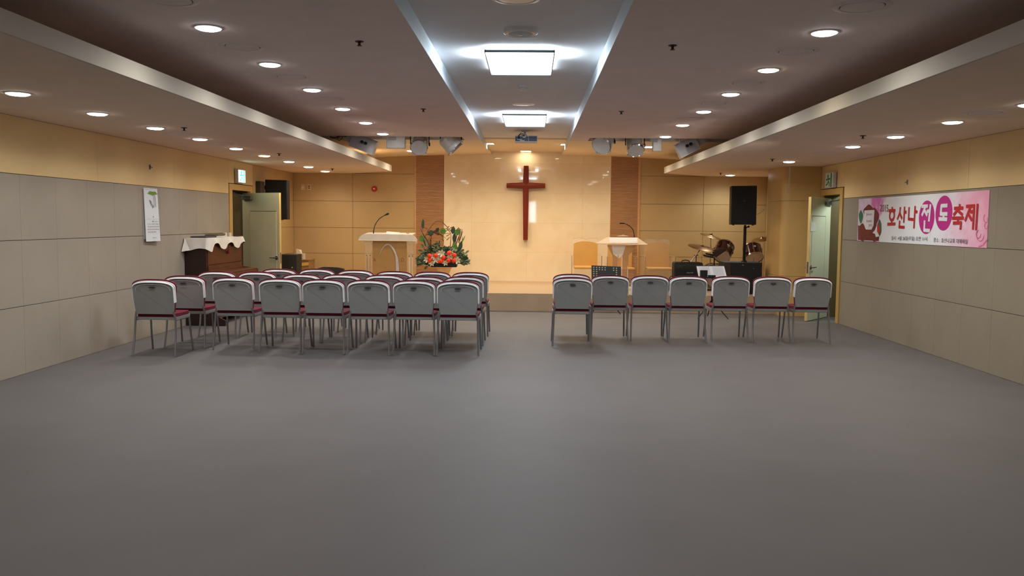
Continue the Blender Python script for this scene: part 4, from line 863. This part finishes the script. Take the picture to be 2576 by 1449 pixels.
# ------------------------------------------------------------------ acrylic armchairs
ya = 16.75
def achair(xc, ytop, ybot, label, col, armR=True):
    t = thing('acrylic_armchair', label, 'armchair', (onY(xc, 640, ya).x, ya+.2, .3), 'clear acrylic armchairs on the stage')
    c = onY(xc, ytop, ya); hw = .235; zb_ = onY(xc, ybot, ya).z
    Mc = mat('cushion_'+str(col[0]), col, .7, var=.03, scale=8, bump=.05)
    poly = [(-hw, zb_-c.z), (hw, zb_-c.z), (hw, -.055), (hw*.75, -.022), (hw*.3, -.002), (-hw*.3, 0), (-hw*.75, -.02), (-hw, -.05)]
    mb = MB(); mb.prism(poly, c, (1, 0, 0), (0, 0, 1), (0, .05, 0)); build('back_cushion', mb, Mc, t, bevel=.006)
    mb = MB(); pl = [(-hw-.012, -.5), (hw+.012, -.5), (hw+.012, 0)]
    for k in range(9): a = math.pi*k/8; pl.append((hw/2+.01+(hw/2)*math.cos(a), .055+.035*math.sin(a)-.02))
    for k in range(9): a = math.pi*k/8; pl.append((-hw/2-.01+(hw/2)*math.cos(a), .055+.035*math.sin(a)-.02))
    pl.append((-hw-.012, 0)); mb.prism(pl, c+V((0, .055, 0)), (1, 0, 0), (0, 0, 1), (0, .015, 0)); build('back_panel', mb, M_acr, t)
    mb = MB(); rim = [c+V((x, .05, z)) for x, z in pl[3:-1]]; mb.tube(rim, .0035, n=6); build('rim', mb, M_acre, t)
    mb = MB(); mb.box(c.x-hw, c.x+hw+.02, ya-.42, ya, zb_-.045, zb_-.002); build('seat_cushion', mb, Mc, t, bevel=.012)
    for s in (-1, 1):
        x = c.x+s*(hw+.05); mb = MB(); mb.box(x-.006, x+.006, ya-.42, ya+.06, .3, zb_+.21); mb.box(x-.035, x+.035, ya-.42, ya+.04, zb_+.21, zb_+.222); build('arm_panel', mb, M_acr, t)
        mb = MB(); mb.box(x-.008, x+.008, ya-.424, ya-.421, .3, zb_+.21); build('arm_edge', mb, M_acre, t)
    mb = MB(); mb.box(c.x-hw, c.x+hw, ya-.40, ya+.02, .302, zb_-.046); build('seat_base', mb, M_acr, t)
achair(1473.5, 607, 668, 'acrylic armchair with an orange cushion, nearest the cross', (206, 158, 84))
achair(1560, 609, 671, 'acrylic armchair with an orange cushion seen behind the lectern', (205, 158, 90))
achair(1654, 609, 671, 'acrylic armchair with a tan cushion, right of the lectern', (200, 160, 108))

# ------------------------------------------------------------------ music stands
ym = 14.15
def mp2(x, y, dy=0): return onY(x, y, ym+dy)
t = thing('music_stand', 'black perforated music stand in front of the orange armchair', 'music stand', (mp2(1525, 700).x, ym+.1, 0))
A, B_, D_ = mp2(1488, 667.5), mp2(1562, 671, 0), mp2(1488.5, 700)
u = (B_-A); v_ = V((0, -.08, D_.z-A.z-.10)); nn = u.cross(v_).normalized(); nn = nn if nn.y < 0 else -nn
mb = MB(); mb.add([A, B_, B_+v_, A+v_, A-nn*.004, B_-nn*.004, B_+v_-nn*.004, A+v_-nn*.004], [(0, 1, 2, 3), (7, 6, 5, 4), (0, 4, 5, 1), (1, 5, 6, 2), (2, 6, 7, 3), (3, 7, 4, 0)]); uu, vv = u.normalized(), v_.normalized()
for i, j in [(i, j) for i in range(5) for j in range(2)]+[(i, j) for i in range(2) for j in range(2, 6)]+[(i, j) for i in (7, 8) for j in range(2)]+[(8, 2), (8, 3), (8, 4)]:
    c_ = A+uu*(.038+i*.047)+vv*(.03+j*.036)+nn*.0015; mb.add([c_+uu*.0105*math.cos(k*math.pi/6)+vv*.0105*math.sin(k*math.pi/6) for k in range(12)], [tuple(range(12))], 1)
build('desk', mb, [mat('stand_black', (26, 28, 28), .45), mat('hole_tan', (196, 178, 150), .6)], t)
mb = MB(); bt = A+v_+u/2; mb.obox(A+v_+u/2+nn*.02, u/2, nn*.022, vv*.003); build('lip', mb, mat('stand_black', (26, 28, 28)), t)
mb = MB(); mb.cyl((bt.x, ym+.05, .12), bt+V((0, .03, .08)), .013, n=12); build('pole', mb, M_blackmet, t)
for a in (90, 210, 330): mb = MB(); mb.tube([(bt.x, ym+.05, .30), (bt.x+.28*math.cos(math.radians(a)), ym+.05+.28*math.sin(math.radians(a)), .012)], .009); build('leg', mb, M_blackmet, t)
ys = 13.6
t = thing('music_stand', 'black music stand holding open sheet music near the amplifier', 'music stand', (onY(1790, 700, ys).x, ys+.1, 0))
A, B_ = onY(1752, 670, ys+.1), onY(1821.5, 670, ys+.1); D_ = onY(1758, 700, ys); E_ = onY(1829, 700, ys)
nn = (B_-A).cross(D_-A).normalized(); nn = nn if nn.y < 0 else -nn
def slabq(mb, pts, th_): 
    q = [p_-nn*th_ for p_ in pts]; mb.add(list(pts)+q, [(0, 1, 2, 3), (7, 6, 5, 4), (0, 4, 5, 1), (1, 5, 6, 2), (2, 6, 7, 3), (3, 7, 4, 0)])
mb = MB(); up_ = V((0, .004, .014)); slabq(mb, [A+up_-V((.01, 0, 0)), B_+up_, E_, D_-V((.01, 0, 0))], .005); build('desk', mb, mat('stand_black', (26, 28, 28)), t)
mb = MB(); bt = (D_+E_)/2; mb.obox(bt+nn*.02, (E_-D_)/2, nn*.02, (0, 0, .003)); build('lip', mb, mat('stand_black', (26, 28, 28)), t)
mb = MB(); mb.cyl((bt.x, ys+.05, .12), bt+V((0, .03, .05)), .012, n=12); build('pole', mb, M_blackmet, t)
for a in (90, 210, 330): mb = MB(); mb.tube([(bt.x, ys+.05, .30), (bt.x+.28*math.cos(math.radians(a)), ys+.05+.28*math.sin(math.radians(a)), .012)], .008); build('leg', mb, M_blackmet, t)
t = thing('sheet_music', 'open white sheet music propped on the stand', 'sheet music', bt)
mb = MB(); o_ = nn*.004; m1 = A+(B_-A)*.5; m2 = D_+(E_-D_)*.5; slabq(mb, [A+o_, m1+o_, m2+o_, D_+o_], .002); slabq(mb, [m1+o_*1.3, B_+o_, E_+o_, m2+o_*1.3], .002); build('pages', mb, mat('sheet_paper', (232, 234, 240), .6, var=.02), t)
mb = MB()
for k in range(14):
    f = .08+k*.055
    for s0, s1 in ((.08, .44), (.56, .93)):
        a = A+(D_-A)*f; c_ = B_+(E_-B_)*f; mb.stroke([a+(c_-a)*s0+nn*.007, a+(c_-a)*s1+nn*.007], .0022, nn, 0)
build('staves', mb, mat('stave_grey', (150, 152, 165), .7), t)
A = onY(1761, 679.5, ys-.05); B_ = onY(1779, 700, ys-.05); mb = MB(); mb.box(A.x, B_.x, ys-.07, ys-.045, B_.z, A.z, 0); mb.box(A.x-.008, A.x, ys-.07, ys-.03, B_.z, A.z, 1)
tag(build('notebook', mb, [mat('cover_black', (28, 32, 36), .4), mat('page_cream', (210, 206, 180), .6)], bevel=.001), 'black covered notebook leaning on the sheet music', 'notebook')
A = onY(1781, 692, ys-.06); B_ = onY(1800, 700, ys-.06); mb = MB(); mb.box(A.x, B_.x, ys-.07, ys-.05, B_.z, A.z); tag(build('tuner', mb, mat('cover_black', (28, 32, 36)), bevel=.002), 'small black device below the sheet music', 'electronic device')

# ------------------------------------------------------------------ amplifier, subwoofer, pole speaker
yA = 15.5; A, B_ = onY(1696.5, 659.5, yA), onY(1768.5, 660.5, yA)
t = thing('guitar_amplifier', 'black guitar amplifier with top handle left of the drums', 'amplifier', ((A.x+B_.x)/2, yA+.12, .3)); zt_ = (A.z+B_.z)/2
mb = MB(); mb.prism([(A.x, .31), (B_.x+.02, .31), (B_.x, zt_-.02), (B_.x-.03, zt_), (A.x+.02, zt_), (A.x, zt_-.02)], (0, yA, 0), (1, 0, 0), (0, 0, 1), (0, .25, 0)); build('cabinet', mb, mat('amp_vinyl', (34, 34, 28), .7, bump=.2), t, bevel=.008)
mb = MB(); mb.box(A.x+.03, B_.x-.02, yA-.008, yA-.0005, .34, zt_-.13); build('grille', mb, M_grille, t)
mb = MB(); mb.box(A.x+.03, B_.x-.03, yA-.006, yA-.0005, zt_-.10, zt_-.04); pn = build('control_panel', mb, mat('amp_panel', (44, 44, 42), .5), t)
for k in range(8): mb = MB(); x = A.x+.17+k*.035; mb.cyl((x, yA-.006, zt_-.075), (x, yA-.02, zt_-.075), .009, n=12); build('knob', mb, M_black, pn)
mb = MB(); xh0, xh1 = onY(1716, 660, yA).x, onY(1738, 660, yA).x; mb.tube([(xh0, yA+.1, zt_-.002), (xh0+.02, yA+.1, zt_+.026), ((xh0+xh1)/2, yA+.1, zt_+.036), (xh1-.02, yA+.1, zt_+.026), (xh1, yA+.1, zt_-.002)], .009); build('carry_handle', mb, M_black, t)
o = onY(1727, 688.5, yA-.012); u = onY(1744.5, 687.5, yA-.012)-o; text_mesh('Peavey', o, u, onY(1727.5, 684.8, yA-.012)-o, 'logo_lettering', mat('logo_silver', (170, 185, 182), .4), t, shear=.3)
o = onY(1706, 668, yA-.009); text_mesh('Guitar', o, onY(1716, 668, yA-.009)-o, onY(1706, 665.4, yA-.009)-o, 'panel_lettering', mat('panel_print', (110, 112, 108), .5), t) if False else None
mb = MB()
for x in (A.x+.05, B_.x-.05): mb.cyl((x, yA+.06, .3), (x, yA+.06, .312), .018, n=10); mb.cyl((x, yA+.2, .3), (x, yA+.2, .312), .018, n=10)
build('foot', mb, M_black, t)
yq = 14.85; A, B_ = onY(1823, 659, yq), onY(1917.5, 661, yq); zt_ = (A.z+B_.z)/2
t = thing('subwoofer', 'large black bass cabinet supporting the pole speaker at right', 'speaker', ((A.x+B_.x)/2, yq+.25, .3))
mb = MB(); mb.box(A.x, B_.x, yq, yq+.5, .31, zt_); build('cabinet', mb, M_black, t, bevel=.01)
mb = MB(); xl = onY(1839, 660, yq).x; mb.box(xl, B_.x-.015, yq-.008, yq-.0005, .34, zt_-.03); build('grille', mb, M_grille, t)
mb = MB(); mb.box(A.x+.005, xl-.004, yq-.004, yq-.0005, .33, zt_-.01); build('side_trim', mb, mat('brown_vinyl', (52, 36, 26), .6), t)
mb = MB(); 
for x in (A.x+.05, B_.x-.05): mb.cyl((x, yq+.06, .3), (x, yq+.06, .312), .02, n=10); mb.cyl((x, yq+.44, .3), (x, yq+.44, .312), .02, n=10)
build('foot', mb, M_black, t)
mb = MB(); q = onY(1869, 667, yq-.01); mb.box(q.x-.012, q.x+.012, yq-.011, yq-.0085, q.z-.006, q.z+.006); q = onY(1896, 676, yq-.01); mb.box(q.x-.008, q.x+.008, yq-.011, yq-.0085, q.z-.004, q.z+.004); build('badge', mb, M_chrome, t)
q = onY(1873.5, 600, yq+.2); zs0 = onY(1872, 566, yq+.2).z
t = thing('speaker_pole', 'black pole standing on the bass cabinet', 'speaker pole', (q.x, yq+.2, zt_))
mb = MB(); mb.cyl((q.x, yq+.2, zt_+.001), (q.x, yq+.2, zt_+.62), .026, n=18); mb.cyl((q.x, yq+.2, zt_+.60), (q.x, yq+.2, zs0-.001), .021, n=18); build('tube', mb, M_blackmet, t)
mb = MB(); mb.lathe((q.x, yq+.2, zt_+.001), [(.05, 0), (.05, .012), (.028, .03)], n=20); build('flange', mb, M_black, t)
mb = MB(); mb.cyl((q.x, yq+.2, zs0-.05), (q.x+.055, yq+.2, zs0-.03), .012, n=12); mb.ball((q.x+.06, yq+.2, zs0-.028), .02, 10, 7); build('clamp_knob', mb, M_black, t)
TL, TR, BL, BR = [onY(x, y, yq+.03) for x, y in ((1840.5, 467.5), (1905, 467), (1838.5, 565), (1902.5, 565.5))]
t = thing('pole_speaker', 'tall black speaker raised on a pole by the right column', 'speaker', ((BL.x+BR.x)/2, yq+.2, BL.z))
mb = MB(); mb.add([BL, BR, TR, TL]+[p_+V((dx, .36, 0)) for p_, dx in ((BL, .05), (BR, -.05), (TR, -.05), (TL, .05))], [(0, 1, 2, 3), (5, 4, 7, 6), (0, 4, 5, 1), (1, 5, 6, 2), (2, 6, 7, 3), (3, 7, 4, 0)]); build('cabinet', mb, M_black, t, bevel=.008)
cc = (TL+TR+BL+BR)/4; f_ = lambda p_: cc+(p_-cc)*.95+V((0, -.004, 0))
mb = MB(); mb.quad(f_(BL), f_(BR), f_(TR), f_(TL)); build('grille', mb, M_grille, t)
mb = MB(); mb.box(cc.x-.012, cc.x+.012, cc.y-.007, cc.y-.0045, cc.z+.07, cc.z+.08); build('badge', mb, mat('badge_grey', (90, 90, 96), .4, .5), t)
mb = MB()
for p_ in (BL+V((.05, .04, 0)), BR+V((-.05, .04, 0))): mb.cyl(p_, p_-V((0, 0, .012)), .02, n=10)
build('foot', mb, M_black, t)
mb = MB(); mb.tube([onY(x, y, yq+.35) for x, y in ((1903, 540), (1910, 537), (1917, 532), (1924, 525))], .006); tag(build('cable', mb, M_white), 'white cable from the pole speaker towards the column', 'cable')

# ------------------------------------------------------------------ drums
yd = 16.1
M_shell = mat('drum_maroon', (52, 8, 16), .18, coat=.6, var=.2); M_head = mat('drum_head', (236, 212, 192), .5); M_cym = mat('cymbal_bronze', (136, 96, 48), .3, .85, var=.2, scale=20)
def dp(zx, zy, dy=0): return onY(1680+zx/9.66, 560+zy/9.66, yd+dy)
def drum(c, r, h, ax, label, name='tom_drum', head_end=-1):
    a = V(ax).normalized(); t = thing(name, label, 'drum', c, 'drums of the kit'); u, w_, _ = MB.frame(a)
    mb = MB(); mb.lathe(c-a*h/2, [(r, 0), (r, h)], axis=a, n=32, caps=False); build('shell', mb, M_shell, t)
    if name == 'tom_drum':
        for s, rr in ((-.35, 1.0),):
            f_ = V((0, -1, 0)); f_ = (f_-a*f_.dot(a)).normalized(); g_ = a.cross(f_).normalized(); mb = MB(); mb.obox(c+f_*(r+.002)+a*h*.12, a*.016, g_*.030, f_*.003); build('badge', mb, M_offw, t, bevel=.003)
    for s in (-1, 1):
        mb = MB(); mb.lathe(c+a*s*(h/2), [(r*.99, 0), (.001, .003*s)], axis=a, n=32, caps=False); build('head', mb, M_head, t)
        mb = MB(); mb.lathe(c+a*(s*h/2-.012), [(r*1.0, 0), (r*1.05, 0), (r*1.05, .024), (r*1.0, .024)], axis=a, n=32, caps=False); build('hoop', mb, M_chrome, t)
    for k in range(6):
        q = c+(u*math.cos(k*math.pi/3+.3)+w_*math.sin(k*math.pi/3+.3))*(r*1.03); mb = MB(); mb.cyl(q-a*h*.5, q+a*h*.5, .005, n=8); mb.obox(q, a*.025, u*.012, w_*.012); build('lug', mb, M_chrome, t)
    if name != 'bass_drum':
        for k in (30, 150, 270):
            mb = MB(); dx, dy = math.cos(math.radians(k)), math.sin(math.radians(k)); mb.tube([(c.x+dx*r*.8, c.y+dy*r*.5, c.z-r*.3), (c.x+dx*r*.9, c.y+dy*r*.6, .302)], .007); build('leg', mb, M_chrome, t)
    return t
mnt = drum(dp(1350, 690), .168, .27, (.40, .60, .62), 'maroon tom drum tilted away, pale underside showing, left of the speaker pole')
drum(dp(2070, 735), .165, .24, (-.04, .55, .66), 'maroon tom drum tilted away, right of the speaker pole')
for ch in [c_ for c_ in mnt.children if c_.name.startswith('leg')]: bpy.data.objects.remove(ch)
q = dp(1350, 690); mb = MB(); mb.tube([q-V((0, 0, .12)), (q.x-.03, q.y, .78), (dp(1130, 1080, .15).x+.1, yd+.15, .755)], .012); build('mount_arm', mb, M_chrome, mnt)
def cymbal(c, r, ax, label, stand):
    a = V(ax).normalized(); t = thing('cymbal', label, 'cymbal', (c.x, c.y, .3), 'cymbals on stands')
    mb = MB(); mb.lathe(c, [(.006, .025), (.02, .024), (.034, .014), (.042, .006), (r*.5, 0), (r*.85, -.012), (r, -.02), (r*.99, -.023), (r*.5, -.004), (.04, .002)], axis=a, n=40, caps=False); build('plate', mb, M_cym, t)
    mb = MB(); mb.lathe(c, [(.014, .026), (.016, .04), (.008, .055)], axis=a, n=12); build('wing_nut', mb, M_chrome, t)
    mb = MB(); P_ = [c-a*.01]+stand; mb.tube(P_, .009)
    mb.lathe(c-a*.06, [(.018, 0), (.018, .03)], axis=a, n=12); build('pole', mb, M_chrome, t)
    e_ = P_[-1]
    for k in (90, 210, 330): mb = MB(); mb.tube([(e_.x, e_.y, .52), (e_.x+.2*math.cos(math.radians(k)), e_.y+.2*math.sin(math.radians(k)), .312)], .008); build('leg', mb, M_chrome, t)
q = dp(1050, 310); cymbal(q, .205, (.25, -.17, 1), 'bronze crash cymbal, highest of the drum kit', [V((q.x, q.y, .32))])
q = dp(835, 585, -.3); q2 = dp(560, 950, -.3); cymbal(q, .26, (.16, -.2, 1), 'bronze ride cymbal on a slanted boom, leftmost of the drum kit', [q2, V((q2.x-.05, q2.y, q2.z-.10)), V((q2.x-.05, q2.y, .32))])
q = dp(2290, 380, .35); cymbal(q, .20, (-.22, -.17, 1), 'bronze cymbal partly hidden by the right column', [V((q.x+.02, q.y, .32))])
mb = MB(); q = dp(690, 800, -.2); q2 = V((q.x, q.y, .32)); t = thing('boom_stand', 'thin dark upright stand below the ride cymbal', 'stand', (q.x, q.y, .3)); mb.tube([q, q2], .008); mb.tube([dp(640, 800, -.2), dp(740, 790, -.2)], .008); build('upright', mb, M_blackmet, t)
for k in (90, 210, 330): mb = MB(); mb.tube([(q.x, q.y, .5), (q.x+.2*math.cos(math.radians(k)), q.y+.2*math.sin(math.radians(k)), .31)], .007); build('leg', mb, M_blackmet, t)
# tilted black note desk in front of the drums
t = thing('note_desk', 'dark tilted note desk on a stand before the drums', 'music stand', (dp(1270, 720).x, yd-.4, .3))
P4 = [dp(1060, 690, -.45), dp(1290, 600, -.35), dp(1490, 630, -.35), dp(1170, 850, -.45)]
mb = MB(); mb.add(P4+[p_+V((0, .012, 0)) for p_ in P4], [(0, 3, 2, 1), (4, 5, 6, 7), (0, 1, 5, 4), (1, 2, 6, 5), (2, 3, 7, 6), (3, 0, 4, 7)]); build('desk', mb, mat('desk_smoke', (58, 44, 42), .2), t)
for pts in (((860, 770), (1080, 820), (1150, 860), (1060, 860), (880, 820)), ((920, 735), (1120, 770), (1170, 830), (1090, 820), (935, 775))):
    q0 = dp(1000, 800, -.46); mb = MB(); mb.prism([(dp(*q_, -.46).x-q0.x, dp(*q_, -.46).z-q0.z) for q_ in pts], q0, (1, 0, 0), (0, 0, 1), (0, .05, 0)); build('arm_plate', mb, mat('plate_dark', (36, 28, 20), .5), t)
mb = MB(); q = dp(1130, 850, -.43); mb.cyl(q, (q.x, q.y, .31), .012, n=10); mb.lathe((q.x, q.y, .301), [(.14, 0), (.14, .012), (.02, .03)], n=20); build('pole', mb, M_blackmet, t)
# bass drum glimpsed low behind the sheet music
drum(V((dp(1130, 1080, .15).x, yd+.15, .30+.235)), .225, .3, (.1, -1, 0), 'dark maroon bass drum low behind the sheet music', 'bass_drum')
# small things on the stage floor
q = onY(1692, 690, 15.2); mb = MB(); mb.ball((q.x, 15.2, .42), .13, 16, 10, sc=(1, .8, .95)); mb.tube([(q.x-.06, 15.2, .53), (q.x-.03, 15.2, .58), (q.x+.03, 15.2, .57), (q.x+.06, 15.2, .52)], .008)
tag(build('shoulder_bag', mb, mat('bag_black', (20, 20, 20), .7, bump=.2)), 'small rounded black bag beside the amplifier', 'bag')

# ------------------------------------------------------------------ stacking chairs
M_shellg = mat('chair_shell_grey', (142, 143, 142), .5, var=.04); M_rim = mat('chair_rim_white', (248, 250, 252), .3); M_burg = mat('chair_burgundy', (112, 20, 44), .85, var=.15, scale=40, bump=.2); M_legc = mat('chair_leg_steel', (150, 150, 152), .3, .8)
M_hole = mat('recess_dark', (60, 62, 62), .7)
def chair_outline(w_, ztop, zbot, crown, rc, n=8):
    pts = [(-w_*.86, zbot), (w_*.86, zbot)]
    H = crown+rc*.62; e = 2/2.7
    for k in range(33):
        a = math.pi*k/32; cc_, sn = math.cos(a), math.sin(a)
        pts.append((w_*math.copysign(abs(cc_)**e, cc_), ztop-H+H*abs(sn)**e))
    return pts
def make_chair(label, grp):
    t = thing('stacking_chair', label, 'chair', (0, 0, 0), grp)
    lean = V((0, -.16, 1)).normalized(); up_ = V((0, -.13, 1))
    # local: x across, +y is forward (to the stage); back leans towards -y
    def curve(mb):   # curve the back in plan and lean it
        for p_ in mb.v:
            z = p_.z; p_.y += -.13*(z-.45)-.0+.35*p_.x*p_.x
    mb = MB(); mb.prism(chair_outline(.238, .838, .47, .026, .095), (0, -.20, 0), (1, 0, 0), (0, 0, 1), (0, .022, 0)); curve(mb); build('back_shell', mb, M_shellg, t, bevel=.003)
    out = chair_outline(.238, .838, .47, .026, .095)
    mb = MB(); arc = out[2:]; arc = [q for q in arc if q[1] > .60]
    arc = [(out[2][0], .60)]+arc+[(-out[2][0], .60)]
    inn = [(x*.945, (z-.5)*.957+.5-.001) for x, z in arc]
    n_ = len(arc); vs = [V((x, -.196, z)) for x, z in arc]+[V((x, -.212, z)) for x, z in inn]+[V((x*1.008, -.176, z+.003)) for x, z in arc]+[V((x, -.1995, z)) for x, z in inn]
    fs = []
    for i in range(n_-1): fs += [(i, i+1, n_+i+1, n_+i), (2*n_+i, 2*n_+i+1, i+1, i), (n_+i, n_+i+1, 3*n_+i+1, 3*n_+i)]
    mb.add(vs, fs, 0, True); curve(mb); build('white_rim', mb, M_rim, t)
    mb = MB(); o2 = chair_outline(.243, .857, .49, .026, .10); mb.prism(o2, (0, -.176, 0), (1, 0, 0), (0, 0, 1), (0, .032, 0)); curve(mb); build('back_cushion', mb, M_burg, t, bevel=.009)
    mb = MB(); arc2 = [(x*.80, (z-.5)*.80+.5+.03) for x, z in out if z > .72]; pts = [V((x, -.203, z)) for x, z in arc2]; mb.tube(pts, .0014, n=5); curve(mb); build('groove', mb, M_rim, t)
    mb = MB(); mb.add([V((.038*math.cos(a*math.pi/8), -.2025, .765+.012*math.sin(a*math.pi/8))) for a in range(16)], [tuple(range(16))]); curve(mb); build('hand_recess', mb, M_hole, t)
    mb = MB(); mb.prism([(-.22, 0), (.22, 0), (.235, .1), (.235, .36), (.20, .42), (-.20, .42), (-.235, .36), (-.235, .1)], (0, -.16, .405), (1, 0, 0), (0, 1, 0), (0, 0, .03)); build('seat_shell', mb, M_shellg, t, bevel=.008)
    mb = MB(); mb.prism([(-.21, .01), (.21, .01), (.225, .1), (.225, .35), (.19, .41), (-.19, .41), (-.225, .35), (-.225, .1)], (0, -.16, .434), (1, 0, 0), (0, 1, 0), (0, 0, .038)); build('seat_cushion', mb, M_burg, t, bevel=.014)
    for s in (-1, 1):
        mb = MB(); mb.tube([(s*.235, -.235, .012), (s*.228, -.19, .20), (s*.222, -.17, .42), (s*.205, -.185, .50)], .0115); build('leg', mb, M_legc, t)
        mb = MB(); mb.tube([(s*.235, .27, .012), (s*.228, .23, .20), (s*.222, .20, .41)], .0115); build('leg', mb, M_legc, t)
        mb = MB(); mb.tube([(s*.222, .20, .402), (s*.222, -.17, .402)], .010); build('side_rail', mb, M_legc, t)
        for y in (-.235, .27): pass
    mb = MB(); mb.tube([(-.222, -.05, .398), (.222, -.05, .398)], .009); mb.tube([(-.222, .16, .398), (.222, .16, .398)], .009); build('cross_bar', mb, M_legc, t)
    return t
RW = {
 'left block, row nearest the stage': [(700, 676), (796, 676), (893, 679), (991, 682), (1087, 683), (1183, 684.5)],
 'left block, second row from stage': [(544, 682), (646, 683), (757, 689), (858, 690), (966, 691), (1067, 695), (1167, 695)],
 'left block, third row from stage': [(462, 693), (585, 697), (703, 700), (812, 702), (926, 703.5), (1041, 704.5), (1152, 706)],
 'left block, fourth row from stage': [(384, 702)],
 'right block, row nearest the stage': [(1439, 689), (1536, 692), (1636, 692.5), (1733, 694), (1840, 694.5), (1945, 695.5), (2047, 697)],
 'right block, second row from stage': [(1441, 697.5)],
}
CHZ = .857
first = None
for row, cs in RW.items():
    for k, (px, py) in enumerate(cs):
        p = onZ(px, py, CHZ); loc = V((p.x, p.y+.22, 0)); 
        lab = f'grey and burgundy stacking chair, {row}, {ORD[k]} from left' if len(cs) > 1 else f'grey and burgundy stacking chair, {row}'
        rz = 0
        if first is None: first = make_chair(lab, 'stacking chairs'); first.location = loc; first.rotation_euler = (0, 0, rz)
        else: rep(first, loc, rz, lab)
for o in C.objects:
    if '_o' in o: pass

# ------------------------------------------------------------------ lamps
def spot(p, e, col, ang=166, size=.07, spec=1):
    ld = bpy.data.lights.new('downlight_or_fill_spot', 'SPOT'); ld.energy = e; ld.color = col; ld.spot_size = math.radians(ang); ld.spot_blend = 1; ld.shadow_soft_size = size
    ld.specular_factor = spec
    o = bpy.data.objects.new('downlight_or_fill_spot', ld); C.objects.link(o); o.location = p-V((0, 0, .03)); return o
for p, warm in LIGHTS:
    stagey = p.y > 12.8 and p.x < 2.4
    low = abs(p.z-ZS) < .02; far_r = p.y > 14 and p.x > 2.4
    spot(p, 52 if stagey else (62 if far_r else (50 if low else 43)), (1, .86, .66) if (warm or stagey) else ((.93, 1, .95) if far_r else (1, .95, .90)))
for x in (-1.72, 1.55):
    for y in (-1.6, .2, 1.9, 3.6): spot(V((x, y, ZM)), 28, (1, .95, .90))
for x in (-3.8, 3.7):
    for y in (-1.6, .2, 1.9, 3.6): spot(V((x, y, ZS)), 28, (1, .93, .84))
# warm stage lamps above the marble wall
for px, py, e in ((1323, 380, 82), (1232, 361, 60), (1418, 363, 60)):
    p = onZ(px, py, 2.935); p.y = min(p.y, 15.9); spot(p, e, (1, .84, .58), 160, .08)
for x in (-3.2, -2.1, -1.0, .8, 1.6):
    spot(V((x, 16.0, 2.78)), 38, (1, .83, .58), 160, .08)
for x, y, e, c in ((XL-.9, 14.3, 12, (1, .9, .66)), (XR+.9, 13.4, 60, (.86, 1, .95))):
    ld = bpy.data.lights.new('corridor_lamp', 'POINT'); ld.energy = e; ld.color = c; ld.shadow_soft_size = .15
    o = bpy.data.objects.new('corridor_lamp', ld); C.objects.link(o); o.location = (x, y, 2.35)
for x, tx in ((-3.2, -2.1), (2.9, 1.9)):  # added unseen fill spots, aimed up to brighten the slots and their fixtures
    o = spot(V((x, 8.6, 1.9)), 60, (1, .97, .93), 34, .03, 0); o.rotation_euler = (V((tx, 13.6, 2.75))-o.location).to_track_quat('-Z', 'Y').to_euler()
wd = bpy.data.worlds.new('room_air'); bpy.context.scene.world = wd; wd.use_nodes = True
wd.node_tree.nodes['Background'].inputs[0].default_value = (.9, .85, .8, 1); wd.node_tree.nodes['Background'].inputs[1].default_value = .05

# ------------------------------------------------------------------ camera
cd = bpy.data.cameras.new('camera'); cam = bpy.data.objects.new('camera', cd); C.objects.link(cam)
cd.sensor_width = 36; cd.lens = F_PX*36/2576; cd.clip_end = 100; cd.clip_start = .05
from mathutils import Matrix
cam.matrix_world = Matrix(((Rr.x, Up.x, -Fw.x, CAM.x), (Rr.y, Up.y, -Fw.y, CAM.y), (Rr.z, Up.z, -Fw.z, CAM.z), (0, 0, 0, 1)))
bpy.context.scene.camera = cam
for o in C.objects:
    if '_o' in o: del o['_o']
s = bpy.context.scene
s.view_settings.view_transform = 'Standard'; s.view_settings.look = 'None'; s.view_settings.exposure = 0; s.view_settings.gamma = 1
s.cycles.use_light_tree = True
s.cycles.max_bounces = 8; s.cycles.transparent_max_bounces = 16; s.cycles.sample_clamp_indirect = 5
s.cycles.use_denoising = True
